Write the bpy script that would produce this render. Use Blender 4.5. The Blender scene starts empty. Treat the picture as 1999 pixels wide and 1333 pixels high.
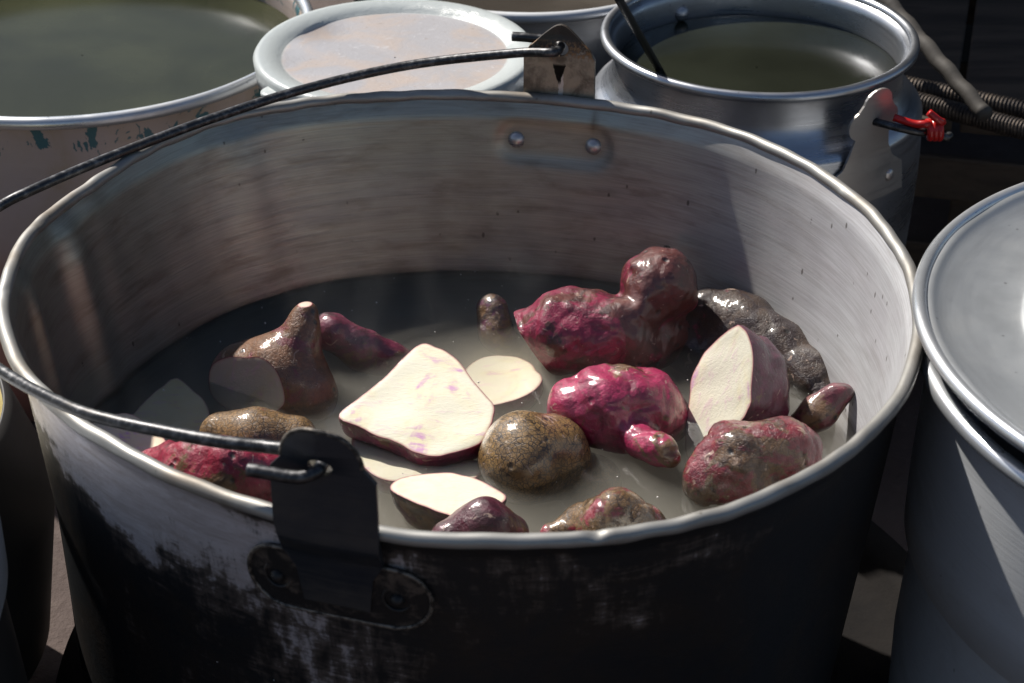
import bpy, bmesh, math, random
import numpy as np
from math import sin, cos, pi, radians, sqrt, atan2
from mathutils import Vector, Matrix
from mathutils.geometry import delaunay_2d_cdt

# ---------------------------------------------------------------- camera, sky, sun, exposure
S = bpy.context.scene
COL = S.collection
CX, CY, CZ, CP = .02668782, -.95577822, .52230344, .53447279
LENS = 70.0
FPX = 1999 * LENS / 36
cam = bpy.data.cameras.new('camera'); camo = bpy.data.objects.new('camera', cam); COL.objects.link(camo)
camo.location = (CX, CY, CZ); camo.rotation_euler = (pi / 2 - CP, 0, 0)
cam.lens = LENS; cam.sensor_width = 36; cam.clip_start = .01; cam.clip_end = 200
cam.dof.use_dof = True; cam.dof.focus_distance = 1.17; cam.dof.aperture_fstop = 15
S.camera = camo

SUN = Vector((-.47, .51, .72)).normalized()          # towards the sun
elev = math.asin(SUN.z); az = atan2(SUN.x, SUN.y)
w = bpy.data.worlds.new('World'); S.world = w; w.use_nodes = True
nt = w.node_tree; nt.nodes.clear()
sky = nt.nodes.new('ShaderNodeTexSky'); sky.sky_type = 'NISHITA'; sky.sun_disc = False
sky.sun_elevation = elev; sky.sun_rotation = az
bg = nt.nodes.new('ShaderNodeBackground'); bg.inputs[1].default_value = .062
wo = nt.nodes.new('ShaderNodeOutputWorld')
nt.links.new(sky.outputs[0], bg.inputs[0]); nt.links.new(bg.outputs[0], wo.inputs[0])
sun = bpy.data.lights.new('sun', 'SUN'); sun.energy = 5.0; sun.angle = radians(.9); sun.color = (1, .95, .87)
suno = bpy.data.objects.new('sun', sun); COL.objects.link(suno)
suno.rotation_euler = (-SUN).to_track_quat('-Z', 'Y').to_euler(); suno.location = SUN * 5

S.render.engine = 'CYCLES'
S.view_settings.view_transform = 'Standard'; S.view_settings.look = 'None'
S.view_settings.exposure = 0.42; S.view_settings.gamma = 1; S.view_settings.use_curve_mapping = False
cy = S.cycles
cy.use_denoising = True; cy.max_bounces = 10; cy.volume_bounces = 2
cy.glossy_bounces = 5; cy.diffuse_bounces = 4; cy.transparent_max_bounces = 12
cy.caustics_reflective = False; cy.caustics_refractive = False
cy.sample_clamp_indirect = 4

WATER = -.115
GROUND = -.33
rng = random.Random(7)

# ---------------------------------------------------------------- photo-pixel helpers (a ray to a real plane)
CAM = np.array([CX, CY, CZ]); FW = np.array([0, cos(CP), -sin(CP)]); UP = np.array([0, sin(CP), cos(CP)])
def ray(px, py):
    return FW + (px - 999.5) / FPX * np.array([1., 0, 0]) - (py - 666.5) / FPX * UP
def P(px, py, z):
    d = ray(px, py); return CAM + d * ((z - CZ) / d[2])
def depth(p): return float((np.asarray(p) - CAM) @ FW)
def Pp(px, py, p0, n):
    d = ray(px, py); n = np.asarray(n, float); return CAM + d * (((p0 - CAM) @ n) / (d @ n))

# ---------------------------------------------------------------- object helpers
def tag(o, label=None, cat=None, group=None, kind=None):
    if label: o['label'] = label
    if cat: o['category'] = cat
    if group: o['group'] = group
    if kind: o['kind'] = kind
    return o
def empty(name, loc=(0, 0, 0)):
    o = bpy.data.objects.new(name, None); COL.objects.link(o); o.location = loc; o.empty_display_size = .02
    return o
def obj(name, me, mats=(), parent=None, smooth=True):
    if isinstance(me, bmesh.types.BMesh):
        m = bpy.data.meshes.new(name); me.to_mesh(m); me.free(); me = m
    o = bpy.data.objects.new(name, me); COL.objects.link(o)
    if not isinstance(mats, (list, tuple)): mats = [mats]
    for m in mats: me.materials.append(m)
    if smooth: me.shade_smooth()
    if parent:
        o.parent = parent; o.location = -parent.location if parent.type == 'EMPTY' else (0, 0, 0)
    return o
def mesh(name, v, f):
    m = bpy.data.meshes.new(name); m.from_pydata([tuple(map(float, q)) for q in v], [], [tuple(map(int, q)) for q in f]); m.update(); return m

def catmull(pts, n, closed=False):
    pts = [np.asarray(p, float) for p in pts]; out = []; N = len(pts)
    for i in range(N if closed else N - 1):
        if closed: a, b, c, d = pts[i - 1], pts[i], pts[(i + 1) % N], pts[(i + 2) % N]
        else: a, b, c, d = pts[max(i - 1, 0)], pts[i], pts[i + 1], pts[min(i + 2, N - 1)]
        for k in range(n):
            t = k / n
            out.append(.5 * ((2 * b) + (-a + c) * t + (2 * a - 5 * b + 4 * c - d) * t * t + (-a + 3 * b - 3 * c + d) * t ** 3))
    if not closed: out.append(pts[-1])
    return out

def tube(pts, r, seg=16, closed=False, caps=True, wob=None):
    pts = [np.asarray(p, float) for p in pts]; N = len(pts); vs = []; fs = []
    up = np.array([.13, .2, 1.]); prev = None
    for i, p in enumerate(pts):
        a = pts[i - 1] if (i or closed) else pts[0]; b = pts[(i + 1) % N] if (i < N - 1 or closed) else pts[-1]
        t = b - a; t /= np.linalg.norm(t) + 1e-12
        if prev is None: x = np.cross(up, t)
        else: x = prev - t * (prev @ t)
        x /= np.linalg.norm(x); prev = x; y = np.cross(t, x)
        rr = r[i] if hasattr(r, '__len__') else r
        for k in range(seg):
            an = 2 * pi * k / seg; q = rr * (1 + (wob(i, an) if wob else 0))
            vs.append(p + q * (cos(an) * x + sin(an) * y))
    M = N if closed else N - 1
    for i in range(M):
        for k in range(seg):
            a = i * seg + k; b = i * seg + (k + 1) % seg; j = ((i + 1) % N) * seg
            fs.append((a, b, j + (k + 1) % seg, j + k))
    if caps and not closed:
        fs.append(tuple(range(seg))[::-1]); fs.append(tuple((N - 1) * seg + k for k in range(seg)))
    return vs, fs

def lathe(profile, center, seg=128, rfun=None):
    """profile: list of (r, z); rfun(theta, r, z) may deform r."""
    vs = []; fs = []; n = len(profile)
    for k in range(seg):
        th = 2 * pi * k / seg
        for (r, z) in profile:
            q = rfun(th, r, z) if rfun else r
            vs.append((center[0] + q * cos(th), center[1] + q * sin(th), center[2] + z))
    for k in range(seg):
        a = k * n; b = ((k + 1) % seg) * n
        for i in range(n - 1): fs.append((a + i, b + i, b + i + 1, a + i + 1))
    return vs, fs
def bead(r, z, rad, n=12):
    return [(r + rad * cos(a), z + rad * sin(a)) for a in np.linspace(0, 2 * pi, n, endpoint=False)]
def ring(center, r, rad, seg=128, n=14, rfun=None, flat=1.0):
    vs = []; fs = []
    for k in range(seg):
        th = 2 * pi * k / seg; R = rfun(th) if rfun else r
        for a in np.linspace(0, 2 * pi, n, endpoint=False):
            q = R + rad * cos(a); vs.append((center[0] + q * cos(th), center[1] + q * sin(th), center[2] + rad * flat * sin(a)))
    for k in range(seg):
        for i in range(n):
            a = k * n; b = ((k + 1) % seg) * n; j = (i + 1) % n
            fs.append((a + i, b + i, b + j, a + j))
    return vs, fs

def inpoly(poly, x, y):
    c = False; n = len(poly)
    for i in range(n):
        x1, y1 = poly[i]; x2, y2 = poly[i - 1]
        if (y1 > y) != (y2 > y) and x < (x2 - x1) * (y - y1) / (y2 - y1) + x1: c = not c
    return c
def tri2d(outline, holes=(), step=.003):
    pts = [Vector(p) for p in outline]; edges = [(i, (i + 1) % len(outline)) for i in range(len(outline))]
    for h in holes:
        b = len(pts); pts += [Vector(p) for p in h]; edges += [(b + i, b + (i + 1) % len(h)) for i in range(len(h))]
    xs = [p[0] for p in outline]; ys = [p[1] for p in outline]
    if step:
        y = min(ys) + step / 2; row = 0
        while y < max(ys):
            x = min(xs) + (step / 2 if row % 2 else step)
            while x < max(xs):
                if inpoly(outline, x, y) and not any(inpoly(h, x, y) for h in holes):
                    d = min((Vector((x, y)) - q).length for q in pts[:len(pts)])
                    if d > step * .55: pts.append(Vector((x, y)))
                x += step
            y += step * .87; row += 1
    r = delaunay_2d_cdt(pts, edges, [], 0, 1e-7)
    V = [tuple(v) for v in r[0]]; T = []
    for f in r[2]:
        cx = sum(V[i][0] for i in f) / 3; cy_ = sum(V[i][1] for i in f) / 3
        if inpoly(outline, cx, cy_) and not any(inpoly(h, cx, cy_) for h in holes): T.append(tuple(f))
    return V, T
def sheet(outline, holes, fn, thick, step=.003):
    """fn(u,v)->(point, normal). A sheet of real thickness with holes."""
    V, T = tri2d(outline, holes, step); n = len(V); vs = []
    for (u, v) in V:
        p, nn = fn(u, v); vs.append(np.asarray(p) + np.asarray(nn) * thick / 2)
    for (u, v) in V:
        p, nn = fn(u, v); vs.append(np.asarray(p) - np.asarray(nn) * thick / 2)
    fs = [t for t in T] + [tuple(n + i for i in t[::-1]) for t in T]
    cnt = {}
    for t in T:
        for i in range(3):
            e = (t[i], t[(i + 1) % 3]); cnt[e] = 1
    for (a, b) in list(cnt):
        if (b, a) not in cnt: fs.append((b, a, n + a, n + b))
    return vs, fs

# ---------------------------------------------------------------- numpy noise (smooth, few waves)
def waves(seed, n, lam):
    r = np.random.RandomState(seed); k = r.normal(size=(n, 3)); k /= np.linalg.norm(k, axis=1)[:, None]
    k *= (2 * pi / (lam * r.uniform(.7, 1.4, n)))[:, None]; return k, r.uniform(0, 2 * pi, n)
def wnoise(p, seed, lam, n=9):
    k, ph = waves(seed, n, lam); return np.sin(p @ k.T + ph).sum(-1) / sqrt(n)

# ---------------------------------------------------------------- materials
class NT:
    def __init__(s, name):
        s.m = bpy.data.materials.new(name); s.m.use_nodes = True; s.t = s.m.node_tree; s.t.nodes.clear()
        s.out = s.n('ShaderNodeOutputMaterial'); s.tc = s.n('ShaderNodeTexCoord')
    def n(s, typ, **kw):
        o = s.t.nodes.new(typ)
        for k, v in kw.items(): setattr(o, k, v)
        return o
    def set(s, sock, v):
        if isinstance(v, bpy.types.NodeSocket): s.t.links.new(v, sock)
        elif isinstance(v, (tuple, list)) and len(v) == 3 and sock.type == 'RGBA': sock.default_value = (*v, 1)
        else: sock.default_value = v
    def co(s, scale=(1, 1, 1), loc=(0, 0, 0), rot=(0, 0, 0)):
        m = s.n('ShaderNodeMapping'); s.t.links.new(s.tc.outputs['Object'], m.inputs[0])
        m.inputs['Scale'].default_value = scale; m.inputs['Location'].default_value = loc; m.inputs['Rotation'].default_value = rot
        return m.outputs[0]
    def noise(s, co, scale, detail=4, rough=.55, dist=0.):
        o = s.n('ShaderNodeTexNoise'); s.t.links.new(co, o.inputs['Vector'])
        o.inputs['Scale'].default_value = scale; o.inputs['Detail'].default_value = detail
        o.inputs['Roughness'].default_value = rough; o.inputs['Distortion'].default_value = dist
        return o.outputs['Fac']
    def vor(s, co, scale, feature='F1', rand=1.):
        o = s.n('ShaderNodeTexVoronoi', feature=feature); s.t.links.new(co, o.inputs['Vector'])
        o.inputs['Scale'].default_value = scale; o.inputs['Randomness'].default_value = rand
        return o.outputs['Distance']
    def math(s, op, a, b=0., clamp=False):
        o = s.n('ShaderNodeMath', operation=op, use_clamp=clamp); s.set(o.inputs[0], a); s.set(o.inputs[1], b); return o.outputs[0]
    def step(s, x, lo, hi, a=0., b=1.):
        o = s.n('ShaderNodeMapRange', interpolation_type='SMOOTHSTEP'); s.set(o.inputs['Value'], x)
        o.inputs['From Min'].default_value = lo; o.inputs['From Max'].default_value = hi
        o.inputs['To Min'].default_value = a; o.inputs['To Max'].default_value = b; return o.outputs[0]
    def mix(s, f, a, b):
        o = s.n('ShaderNodeMix', data_type='RGBA'); s.set(o.inputs[0], f); s.set(o.inputs[6], a); s.set(o.inputs[7], b); return o.outputs[2]
    def attr(s, name):
        return s.n('ShaderNodeAttribute', attribute_name=name).outputs['Fac']
    def sep(s):
        o = s.n('ShaderNodeSeparateXYZ'); s.t.links.new(s.tc.outputs['Object'], o.inputs[0]); return o.outputs
    def bump(s, h, strength, dist=.001, nrm=None):
        o = s.n('ShaderNodeBump'); o.inputs['Strength'].default_value = strength; o.inputs['Distance'].default_value = dist
        s.t.links.new(h, o.inputs['Height'])
        if nrm: s.t.links.new(nrm, o.inputs['Normal'])
        return o.outputs[0]
    def pbr(s, col, rough=.5, metal=0., nrm=None, spec=.5, coat=0., coatr=.1, cnrm=None, **kw):
        o = s.n('ShaderNodeBsdfPrincipled'); s.set(o.inputs['Base Color'], col); s.set(o.inputs['Roughness'], rough)
        s.set(o.inputs['Metallic'], metal); s.set(o.inputs['Specular IOR Level'], spec)
        s.set(o.inputs['Coat Weight'], coat); s.set(o.inputs['Coat Roughness'], coatr)
        if nrm: s.t.links.new(nrm, o.inputs['Normal']); s.t.links.new(cnrm or nrm, o.inputs['Coat Normal'])
        for k, v in kw.items(): s.set(o.inputs[k.replace('_', ' ')], v)
        s.t.links.new(o.outputs[0], s.out.inputs[0]); return s.m

def metal(name, col=(.56, .57, .59), dirt=(.2, .17, .14), rough=.36, brush=1., dirtamt=.5, seed=0, rimdirt=False, bscale=1., metalness=.72):
    n = NT(name); L = (seed * 1.7, seed * .9, seed * 2.3)
    streak = n.noise(n.co((9, 9, 420 * bscale), L), 1.2, 5, .65)
    streak2 = n.noise(n.co((30, 30, 1500), L), 1., 3, .6)
    blot = n.noise(n.co((1, 1, 1.6), L), 13, 6, .6, .4)
    fine = n.noise(n.co((1, 1, 1), L), 140, 4, .6)
    spots = n.vor(n.co((1, 1, .7), L), 95)
    sm = n.math('MULTIPLY', n.step(spots, .05, .12, 1, 0), n.step(fine, .52, .6))
    d = n.math('MULTIPLY', n.step(blot, .42, .72), dirtamt)
    d = n.math('ADD', d, n.math('MULTIPLY', n.step(streak, .5, .75), dirtamt * .35), True)
    c = n.mix(d, col, dirt)
    c = n.mix(n.math('MULTIPLY', sm, .6), c, tuple(x * .35 for x in dirt))
    r = n.math('ADD', n.step(blot, .3, .75, rough - .06, rough + .16), n.math('MULTIPLY', n.math('SUBTRACT', streak, .5), .35))
    h = n.math('ADD', n.math('MULTIPLY', streak, .6), n.math('MULTIPLY', streak2, .4))
    h = n.math('ADD', h, n.math('MULTIPLY', fine, .15))
    return n.pbr(c, r, metalness, n.bump(h, .35 * brush, .0006))

M = {}
M['alu'] = metal('bright aluminium', (.62, .64, .67), (.25, .23, .21), .30, .8, .4, 3)
M['alu_pail'] = metal('pail aluminium', (.46, .48, .52), (.22, .2, .19), .3, .7, .5, 51, metalness=.92)
M['alu_dull'] = metal('dull aluminium', (.58, .60, .63), (.34, .34, .34), .5, 1., .5, 11, metalness=.35)
M['alu_lid'] = metal('lid aluminium', (.36, .375, .39), (.28, .28, .275), .48, .6, .6, 5, metalness=.6)
M['rim'] = metal('worn pot rim', (.33, .325, .31), (.17, .14, .11), .5, 1., .9, 21, bscale=.1, metalness=.6)
M['rivet'] = metal('rivet metal', (.5, .47, .46), (.2, .15, .12), .3, .2, .4, 31)
M['plate_dark'] = metal('sooty steel plate', (.035, .042, .055), (.09, .085, .08), .38, .8, .8, 33, metalness=.6)

def pot_inside():
    n = NT('stained pot interior')
    o = n.sep()
    streak = n.noise(n.co((8, 8, 330), (1, 2, 3)), 1.2, 6, .7)
    streak2 = n.noise(n.co((26, 26, 1300)), 1., 3, .6)
    blot = n.noise(n.co((1, 1, 2.4), (4, 1, 7)), 9, 6, .6, .6)
    blot2 = n.noise(n.co((1, 1, 5.), (9, 5, 1)), 24, 5, .6, .3)
    fine = n.noise(n.co(), 160, 4, .6)
    ang = n.attr('right_side')                       # rises to 1 at the right wall: paler, greyer tone there
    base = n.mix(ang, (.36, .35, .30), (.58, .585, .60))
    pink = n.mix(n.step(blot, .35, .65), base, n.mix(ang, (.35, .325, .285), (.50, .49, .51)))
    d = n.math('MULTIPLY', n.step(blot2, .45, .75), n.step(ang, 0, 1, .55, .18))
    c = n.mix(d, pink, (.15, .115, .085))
    c = n.mix(n.math('MULTIPLY', n.step(streak, .5, .78), .35), c, (.18, .15, .13))
    sp = n.vor(n.co((1, 1, .5), (3, 3, 3)), 95)
    m = n.math('MULTIPLY', n.step(sp, .06, .12, 1, 0), n.step(n.math('ADD', blot2, n.math('MULTIPLY', ang, .08)), .50, .56))
    c = n.mix(n.math('MULTIPLY', m, .75), c, (.06, .05, .04))
    stain = n.attr('stain')
    c = n.mix(n.math('MULTIPLY', stain, n.step(blot2, .2, .6, .6, 1.)), c, (.10, .07, .05))
    r = n.math('ADD', n.step(blot, .3, .75, .34, .46), n.math('MULTIPLY', n.math('SUBTRACT', streak, .5), .3))
    h = n.math('ADD', n.math('MULTIPLY', streak, .6), n.math('MULTIPLY', streak2, .3))
    h = n.math('ADD', h, n.math('MULTIPLY', fine, .2))
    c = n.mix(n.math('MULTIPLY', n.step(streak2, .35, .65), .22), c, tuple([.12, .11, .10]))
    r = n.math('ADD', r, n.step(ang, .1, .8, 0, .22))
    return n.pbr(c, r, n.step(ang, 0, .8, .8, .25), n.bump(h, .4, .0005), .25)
def pot_outside():
    n = NT('sooty pot exterior')
    vert = n.noise(n.co((110, 110, 16), (2, 2, 2)), 1., 7, .72, .3)
    diag = n.noise(n.co((30, 30, 190), (1, 5, 0), (.35, .25, 0)), 1., 8, .8, .9)
    big = n.noise(n.co(), 16, 6, .65, .8)
    fine = n.noise(n.co(), 130, 5, .7)
    sc = n.attr('scuff')
    v = n.math('ADD', sc, n.math('MULTIPLY', n.math('SUBTRACT', diag, .5), .9))
    v = n.math('ADD', v, n.math('MULTIPLY', n.math('SUBTRACT', vert, .5), .9))
    v = n.math('ADD', v, n.math('MULTIPLY', n.math('SUBTRACT', big, .5), 1.5))
    v = n.math('ADD', v, n.math('MULTIPLY', n.math('SUBTRACT', fine, .5), .55))
    bare = n.step(v, .47, .74)
    haze = n.step(v, .25, .58)
    soot = n.mix(n.step(big, .4, .65), (.010, .011, .013), (.018, .014, .012))
    brown = n.mix(n.step(fine, .4, .6), (.17, .135, .115), (.09, .07, .06))
    c = n.mix(n.math('MULTIPLY', haze, .7), soot, brown)
    c = n.mix(bare, c, n.mix(n.step(diag, .35, .7), (.66, .63, .67), (.44, .39, .39)))
    met = n.math('MULTIPLY', bare, .5)
    r = n.step(bare, 0, 1, .5, .44)
    h = n.math('ADD', n.math('MULTIPLY', bare, -.5), n.math('ADD', n.math('MULTIPLY', fine, .6), n.math('MULTIPLY', diag, .5)))
    return n.pbr(c, r, met, n.bump(h, .5, .0008), .35)
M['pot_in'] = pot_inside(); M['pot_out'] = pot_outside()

def bracket_mat():
    n = NT('rusty tinned bracket')
    z = n.sep()[2]
    big = n.noise(n.co(), 60, 6, .65, .5); fine = n.noise(n.co(), 320, 5, .7)
    c = n.mix(n.step(big, .4, .65), (.38, .34, .28), (.17, .14, .11))
    rust = n.math('ADD', n.step(z, .012, .040), n.math('MULTIPLY', n.math('SUBTRACT', fine, .5), 1.6))
    c = n.mix(n.step(rust, .6, .9), c, n.mix(n.step(fine, .45, .6), (.05, .03, .02), (.30, .17, .08)))
    th = atan2(*(P(1087, 199, 0)[:2][::-1])); m = n.n('ShaderNodeVectorRotate', rotation_type='Z_AXIS'); n.t.links.new(n.tc.outputs['Object'], m.inputs[0]); m.inputs['Angle'].default_value = -th
    sp = n.n('ShaderNodeSeparateXYZ'); n.t.links.new(m.outputs[0], sp.inputs[0]); u = n.math('ADD', sp.outputs[1], n.math('MULTIPLY', n.math('SUBTRACT', fine, .5), .003))
    au = n.math('ABSOLUTE', u); wdt = n.step(z, .010, .024, .0008, .0042)
    sl = n.math('MULTIPLY', n.math('LESS_THAN', au, wdt), n.math('MULTIPLY', n.step(z, .008, .013), n.step(z, .0225, .025, 1, 0)))
    st = n.math('MULTIPLY', n.math('LESS_THAN', n.math('ABSOLUTE', n.math('ADD', u, .0012)), .0016), n.math('MULTIPLY', n.step(z, .001, .003), n.step(z, .015, .019, 1, 0)))
    c = n.mix(st, c, (.62, .60, .60)); c = n.mix(sl, c, (.008, .008, .008))
    c = n.mix(n.step(z, .037, .041), c, (.045, .036, .030))
    return n.pbr(c, n.step(big, .3, .7, .4, .62), n.step(rust, .5, .9, .8, .15), n.bump(fine, .6, .0006))
M['bracket'] = bracket_mat()
def wire_mat():
    n = NT('dark steel wire')
    a = n.noise(n.co(), 220, 5, .7); b = n.noise(n.co(), 30, 4, .6)
    c = n.mix(n.step(a, .45, .7), (.05, .05, .053), (.16, .16, .165))
    c = n.mix(n.step(b, .5, .8), c, (.06, .055, .05))
    return n.pbr(c, n.step(a, .3, .7, .32, .5), .85, n.bump(a, .25, .0004))
M['wire'] = wire_mat()

def skin(name, pink=.6, dark=.4, seed=0, crack=0., wet=1., hue=(.33, .014, .065), brown=(.13, .066, .026), sc=1., bias=None):
    n = NT(name); L = (seed * 3.1, seed * 1.3, seed * 2.7); co = n.co((1, 1, 1), L)
    a = n.noise(co, 28 * sc, 5, .6, .8); b = n.noise(co, 55 * sc, 6, .65, 1.2); f = n.noise(co, 420, 5, .7); g = n.noise(co, 110, 5, .65, .5)
    v = n.math('ADD', a, n.math('MULTIPLY', n.math('SUBTRACT', g, .5), .45))
    if bias:
        bp = n.n('ShaderNodeVectorMath', operation='DISTANCE'); n.t.links.new(n.n('ShaderNodeNewGeometry').outputs['Position'], bp.inputs[0]); bp.inputs[1].default_value = bias[:3]
        v = n.math('ADD', v, n.step(bp.outputs['Value'], bias[3] * .5, bias[3], bias[4], 0))
    brownmask = n.step(v, .30 + .30 * pink, .37 + .30 * pink)
    hue2 = (min(1, hue[0] * 1.3), hue[1] * 1.5, hue[2] * 1.5); hue3 = tuple(x * .45 for x in hue)
    pk = n.mix(n.step(b, .38, .62), hue3, hue); pk = n.mix(n.math('MULTIPLY', n.step(g, .52, .72), .7), pk, hue2)
    br = n.mix(n.step(g, .3, .7), tuple(x * .75 for x in brown), tuple(x * 1.35 for x in brown)); br = n.mix(n.math('MULTIPLY', n.step(f, .45, .65), .12), br, tuple(x * .5 for x in brown))
    if crack:
        wr = n.n('ShaderNodeVectorMath', operation='ADD'); nn = n.n('ShaderNodeTexNoise'); n.t.links.new(co, nn.inputs['Vector']); nn.inputs['Scale'].default_value = 120
        sc_ = n.n('ShaderNodeVectorMath', operation='SCALE'); n.t.links.new(nn.outputs['Color'], sc_.inputs[0]); sc_.inputs['Scale'].default_value = .006
        n.t.links.new(co, wr.inputs[0]); n.t.links.new(sc_.outputs[0], wr.inputs[1])
        e = n.vor(wr.outputs[0], 330, 'DISTANCE_TO_EDGE'); e2 = n.vor(wr.outputs[0], 700, 'DISTANCE_TO_EDGE')
        cr = n.math('MULTIPLY', n.math('MAXIMUM', n.step(e, .02, .11, 1, 0), n.math('MULTIPLY', n.step(e2, .02, .13, 1, 0), .6)), n.step(b, .30, .45))
        br = n.mix(n.math('MULTIPLY', cr, crack), br, (.02, .011, .006))
    c = n.mix(brownmask, pk, br)
    dk = n.math('MULTIPLY', n.step(b, .56 - .12 * dark, .68 - .10 * dark), min(1, dark * 1.3))
    c = n.mix(dk, c, (.020, .007, .007))
    c = n.mix(n.math('MULTIPLY', n.step(n.noise(co, 150, 5, .75, 1.), .56, .66), .35 + .4 * dark), c, (.022, .010, .008))
    pit = n.vor(co, 75 * sc); c = n.mix(n.math('MULTIPLY', n.step(pit, .07, .16, 1, 0), n.step(a, .44, .50)), c, (.012, .008, .006))
    c = n.mix(n.math('MULTIPLY', n.step(n.noise(co, 95, 3, .5, 2.), .66, .70), .55), c, (.50, .36, .28))
    h = n.math('ADD', n.math('MULTIPLY', b, .55), n.math('MULTIPLY', g, .35)); h = n.math('ADD', h, n.math('MULTIPLY', f, .30)); h = n.math('ADD', h, n.math('MULTIPLY', n.noise(co, 230, 4, .6), .35))
    if crack: h = n.math('SUBTRACT', h, n.math('MULTIPLY', cr, .12))
    if crack: h = n.math('MULTIPLY', h, 1 - .5 * crack)
    h = n.math('SUBTRACT', h, n.math('MULTIPLY', n.step(pit, .04, .22, 1, 0), .6))
    r = n.step(g, .35, .7, .42, .6)
    return n.pbr(c, r, 0, n.bump(h, .8, .0020), .5, .9 * wet, n.step(f, .4, .6, .05, .11), n.bump(n.math('ADD', n.math('MULTIPLY', b, .5), n.math('MULTIPLY', f, .22)), .5, .0014))

def flesh(name, tint=0., seed=0, col=(.80, .755, .60)):
    n = NT(name); L = (seed * 2.1, seed * 1.9, seed * .7); co = n.co((1, 1, 1), L)
    a = n.noise(co, 34, 5, .6, .8); b = n.noise(n.co((1, 2.5, 1), L), 70, 5, .7, .6); f = n.noise(n.co((1, 3, 3), L), 300, 4, .7)
    c = n.mix(n.step(a, .45, .75), col, (col[0] * .98, col[1] * .93, col[2] * .72))
    c = n.mix(n.math('MULTIPLY', n.step(b, .53, .70), .5), c, (.78, .50, .62))
    c = n.mix(n.math('MULTIPLY', n.math('MULTIPLY', n.step(a, .55, .66), n.step(b, .42, .58)), .25 + tint), c, (.62, .26, .60))
    e = n.attr('edge')
    c = n.mix(n.step(e, .35, .95), c, (.55, .36, .28)); c = n.mix(n.step(e, .80, .99), c, (.26, .03, .09))
    h = n.math('ADD', n.math('MULTIPLY', b, .6), n.math('MULTIPLY', f, .4))
    return n.pbr(c, .38, 0, n.bump(h, .5, .0010), .5, .25, .15, Subsurface_Weight=.0)
# ---------------------------------------------------------------- tubers: SDF blobs (surface nets) and cut slabs
def surface_nets(val, org, h):
    s = val < 0; nx, ny, nz = val.shape
    cnt = np.zeros((nx - 1, ny - 1, nz - 1)); acc = np.zeros((nx - 1, ny - 1, nz - 1, 3))
    C = [(i, j, k) for i in (0, 1) for j in (0, 1) for k in (0, 1)]
    def sub(a, c): return a[c[0]:nx - 1 + c[0], c[1]:ny - 1 + c[1], c[2]:nz - 1 + c[2]]
    for a in C:
        for ax in range(3):
            if a[ax]: continue
            b = list(a); b[ax] = 1
            va, vb = sub(val, a), sub(val, b); x = (va < 0) != (vb < 0)
            t = np.where(x, va / np.where(x, va - vb, 1), 0)
            cnt += x
            for q in range(3): acc[..., q] += np.where(x, a[q] + (t if q == ax else 0), 0)
    act = cnt > 0; idx = -np.ones(cnt.shape, int); idx[act] = np.arange(act.sum())
    g = np.stack(np.nonzero(act), 1); V = org + (g + acc[act] / cnt[act][:, None]) * h; F = []
    for ax in range(3):
        o1, o2 = (ax + 1) % 3, (ax + 2) % 3
        sl0 = [slice(None)] * 3; sl1 = [slice(None)] * 3; sl0[ax] = slice(0, -1); sl1[ax] = slice(1, None)
        ch = s[tuple(sl0)] != s[tuple(sl1)]; I = np.stack(np.nonzero(ch), 1)
        I = I[(I[:, o1] > 0) & (I[:, o2] > 0) & (I[:, o1] < val.shape[o1] - 1) & (I[:, o2] < val.shape[o2] - 1)]
        inside = s[I[:, 0], I[:, 1], I[:, 2]]
        def gi(d1, d2):
            J = I.copy(); J[:, o1] += d1; J[:, o2] += d2; return idx[J[:, 0], J[:, 1], J[:, 2]]
        q = np.stack([gi(-1, -1), gi(0, -1), gi(0, 0), gi(-1, 0)], 1)
        q[~inside] = q[~inside][:, ::-1]; F.append(q)
    return V, np.concatenate(F)

def add_edge_attr(me, loop, width):
    """'edge' runs from 0 inside a cut face to 1 at its skin"""
    co = np.array([v.co[:] for v in me.vertices]); lp = np.asarray(loop)
    A = lp; B = np.roll(lp, -1, 0); d = np.full(len(co), 9.)
    for a, b in zip(A, B):
        ab = b - a; t = np.clip(((co - a) @ ab) / (ab @ ab + 1e-15), 0, 1); d = np.minimum(d, np.linalg.norm(co - a - t[:, None] * ab, axis=1))
    at = me.attributes.new('edge', 'FLOAT', 'POINT'); at.data.foreach_set('value', np.clip(1 - d / width, 0, 1).astype('f'))

def cap_mesh(name, loop3, n, seed, bumpy=.0003, step=.0022, up=None):
    n = np.asarray(n, float); n /= np.linalg.norm(n); c = np.mean(loop3, 0)
    x = np.cross([0, 0, 1.], n) if abs(n[2]) < .95 else np.array([1., 0, 0]); x -= n * (x @ n); x /= np.linalg.norm(x); y = np.cross(n, x)
    L = [((p - c) @ x, (p - c) @ y) for p in loop3]; hh = [(p - c) @ n for p in loop3]
    V, T = tri2d(L, (), step)
    pts = np.array([c + u * x + v * y for u, v in V])
    LL = np.array(L)
    d = np.array([np.min(np.hypot(LL[:, 0] - u, LL[:, 1] - v)) for u, v in V])
    off = wnoise(pts, seed, .03, 6) * bumpy * np.clip(d / .006, 0, 1) + .0003 * np.clip(d / .002, 0, 1) ** .5
    k = np.array([hh[int(np.argmin(np.hypot(LL[:, 0] - u, LL[:, 1] - v)))] for u, v in V]) * (d < 1e-5)
    pts = pts + n * (off + k)[:, None]
    area = sum(L[i - 1][0] * L[i][1] - L[i][0] * L[i - 1][1] for i in range(len(L)))
    me = mesh(name, pts, T); add_edge_attr(me, loop3, .0028); return me

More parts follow.
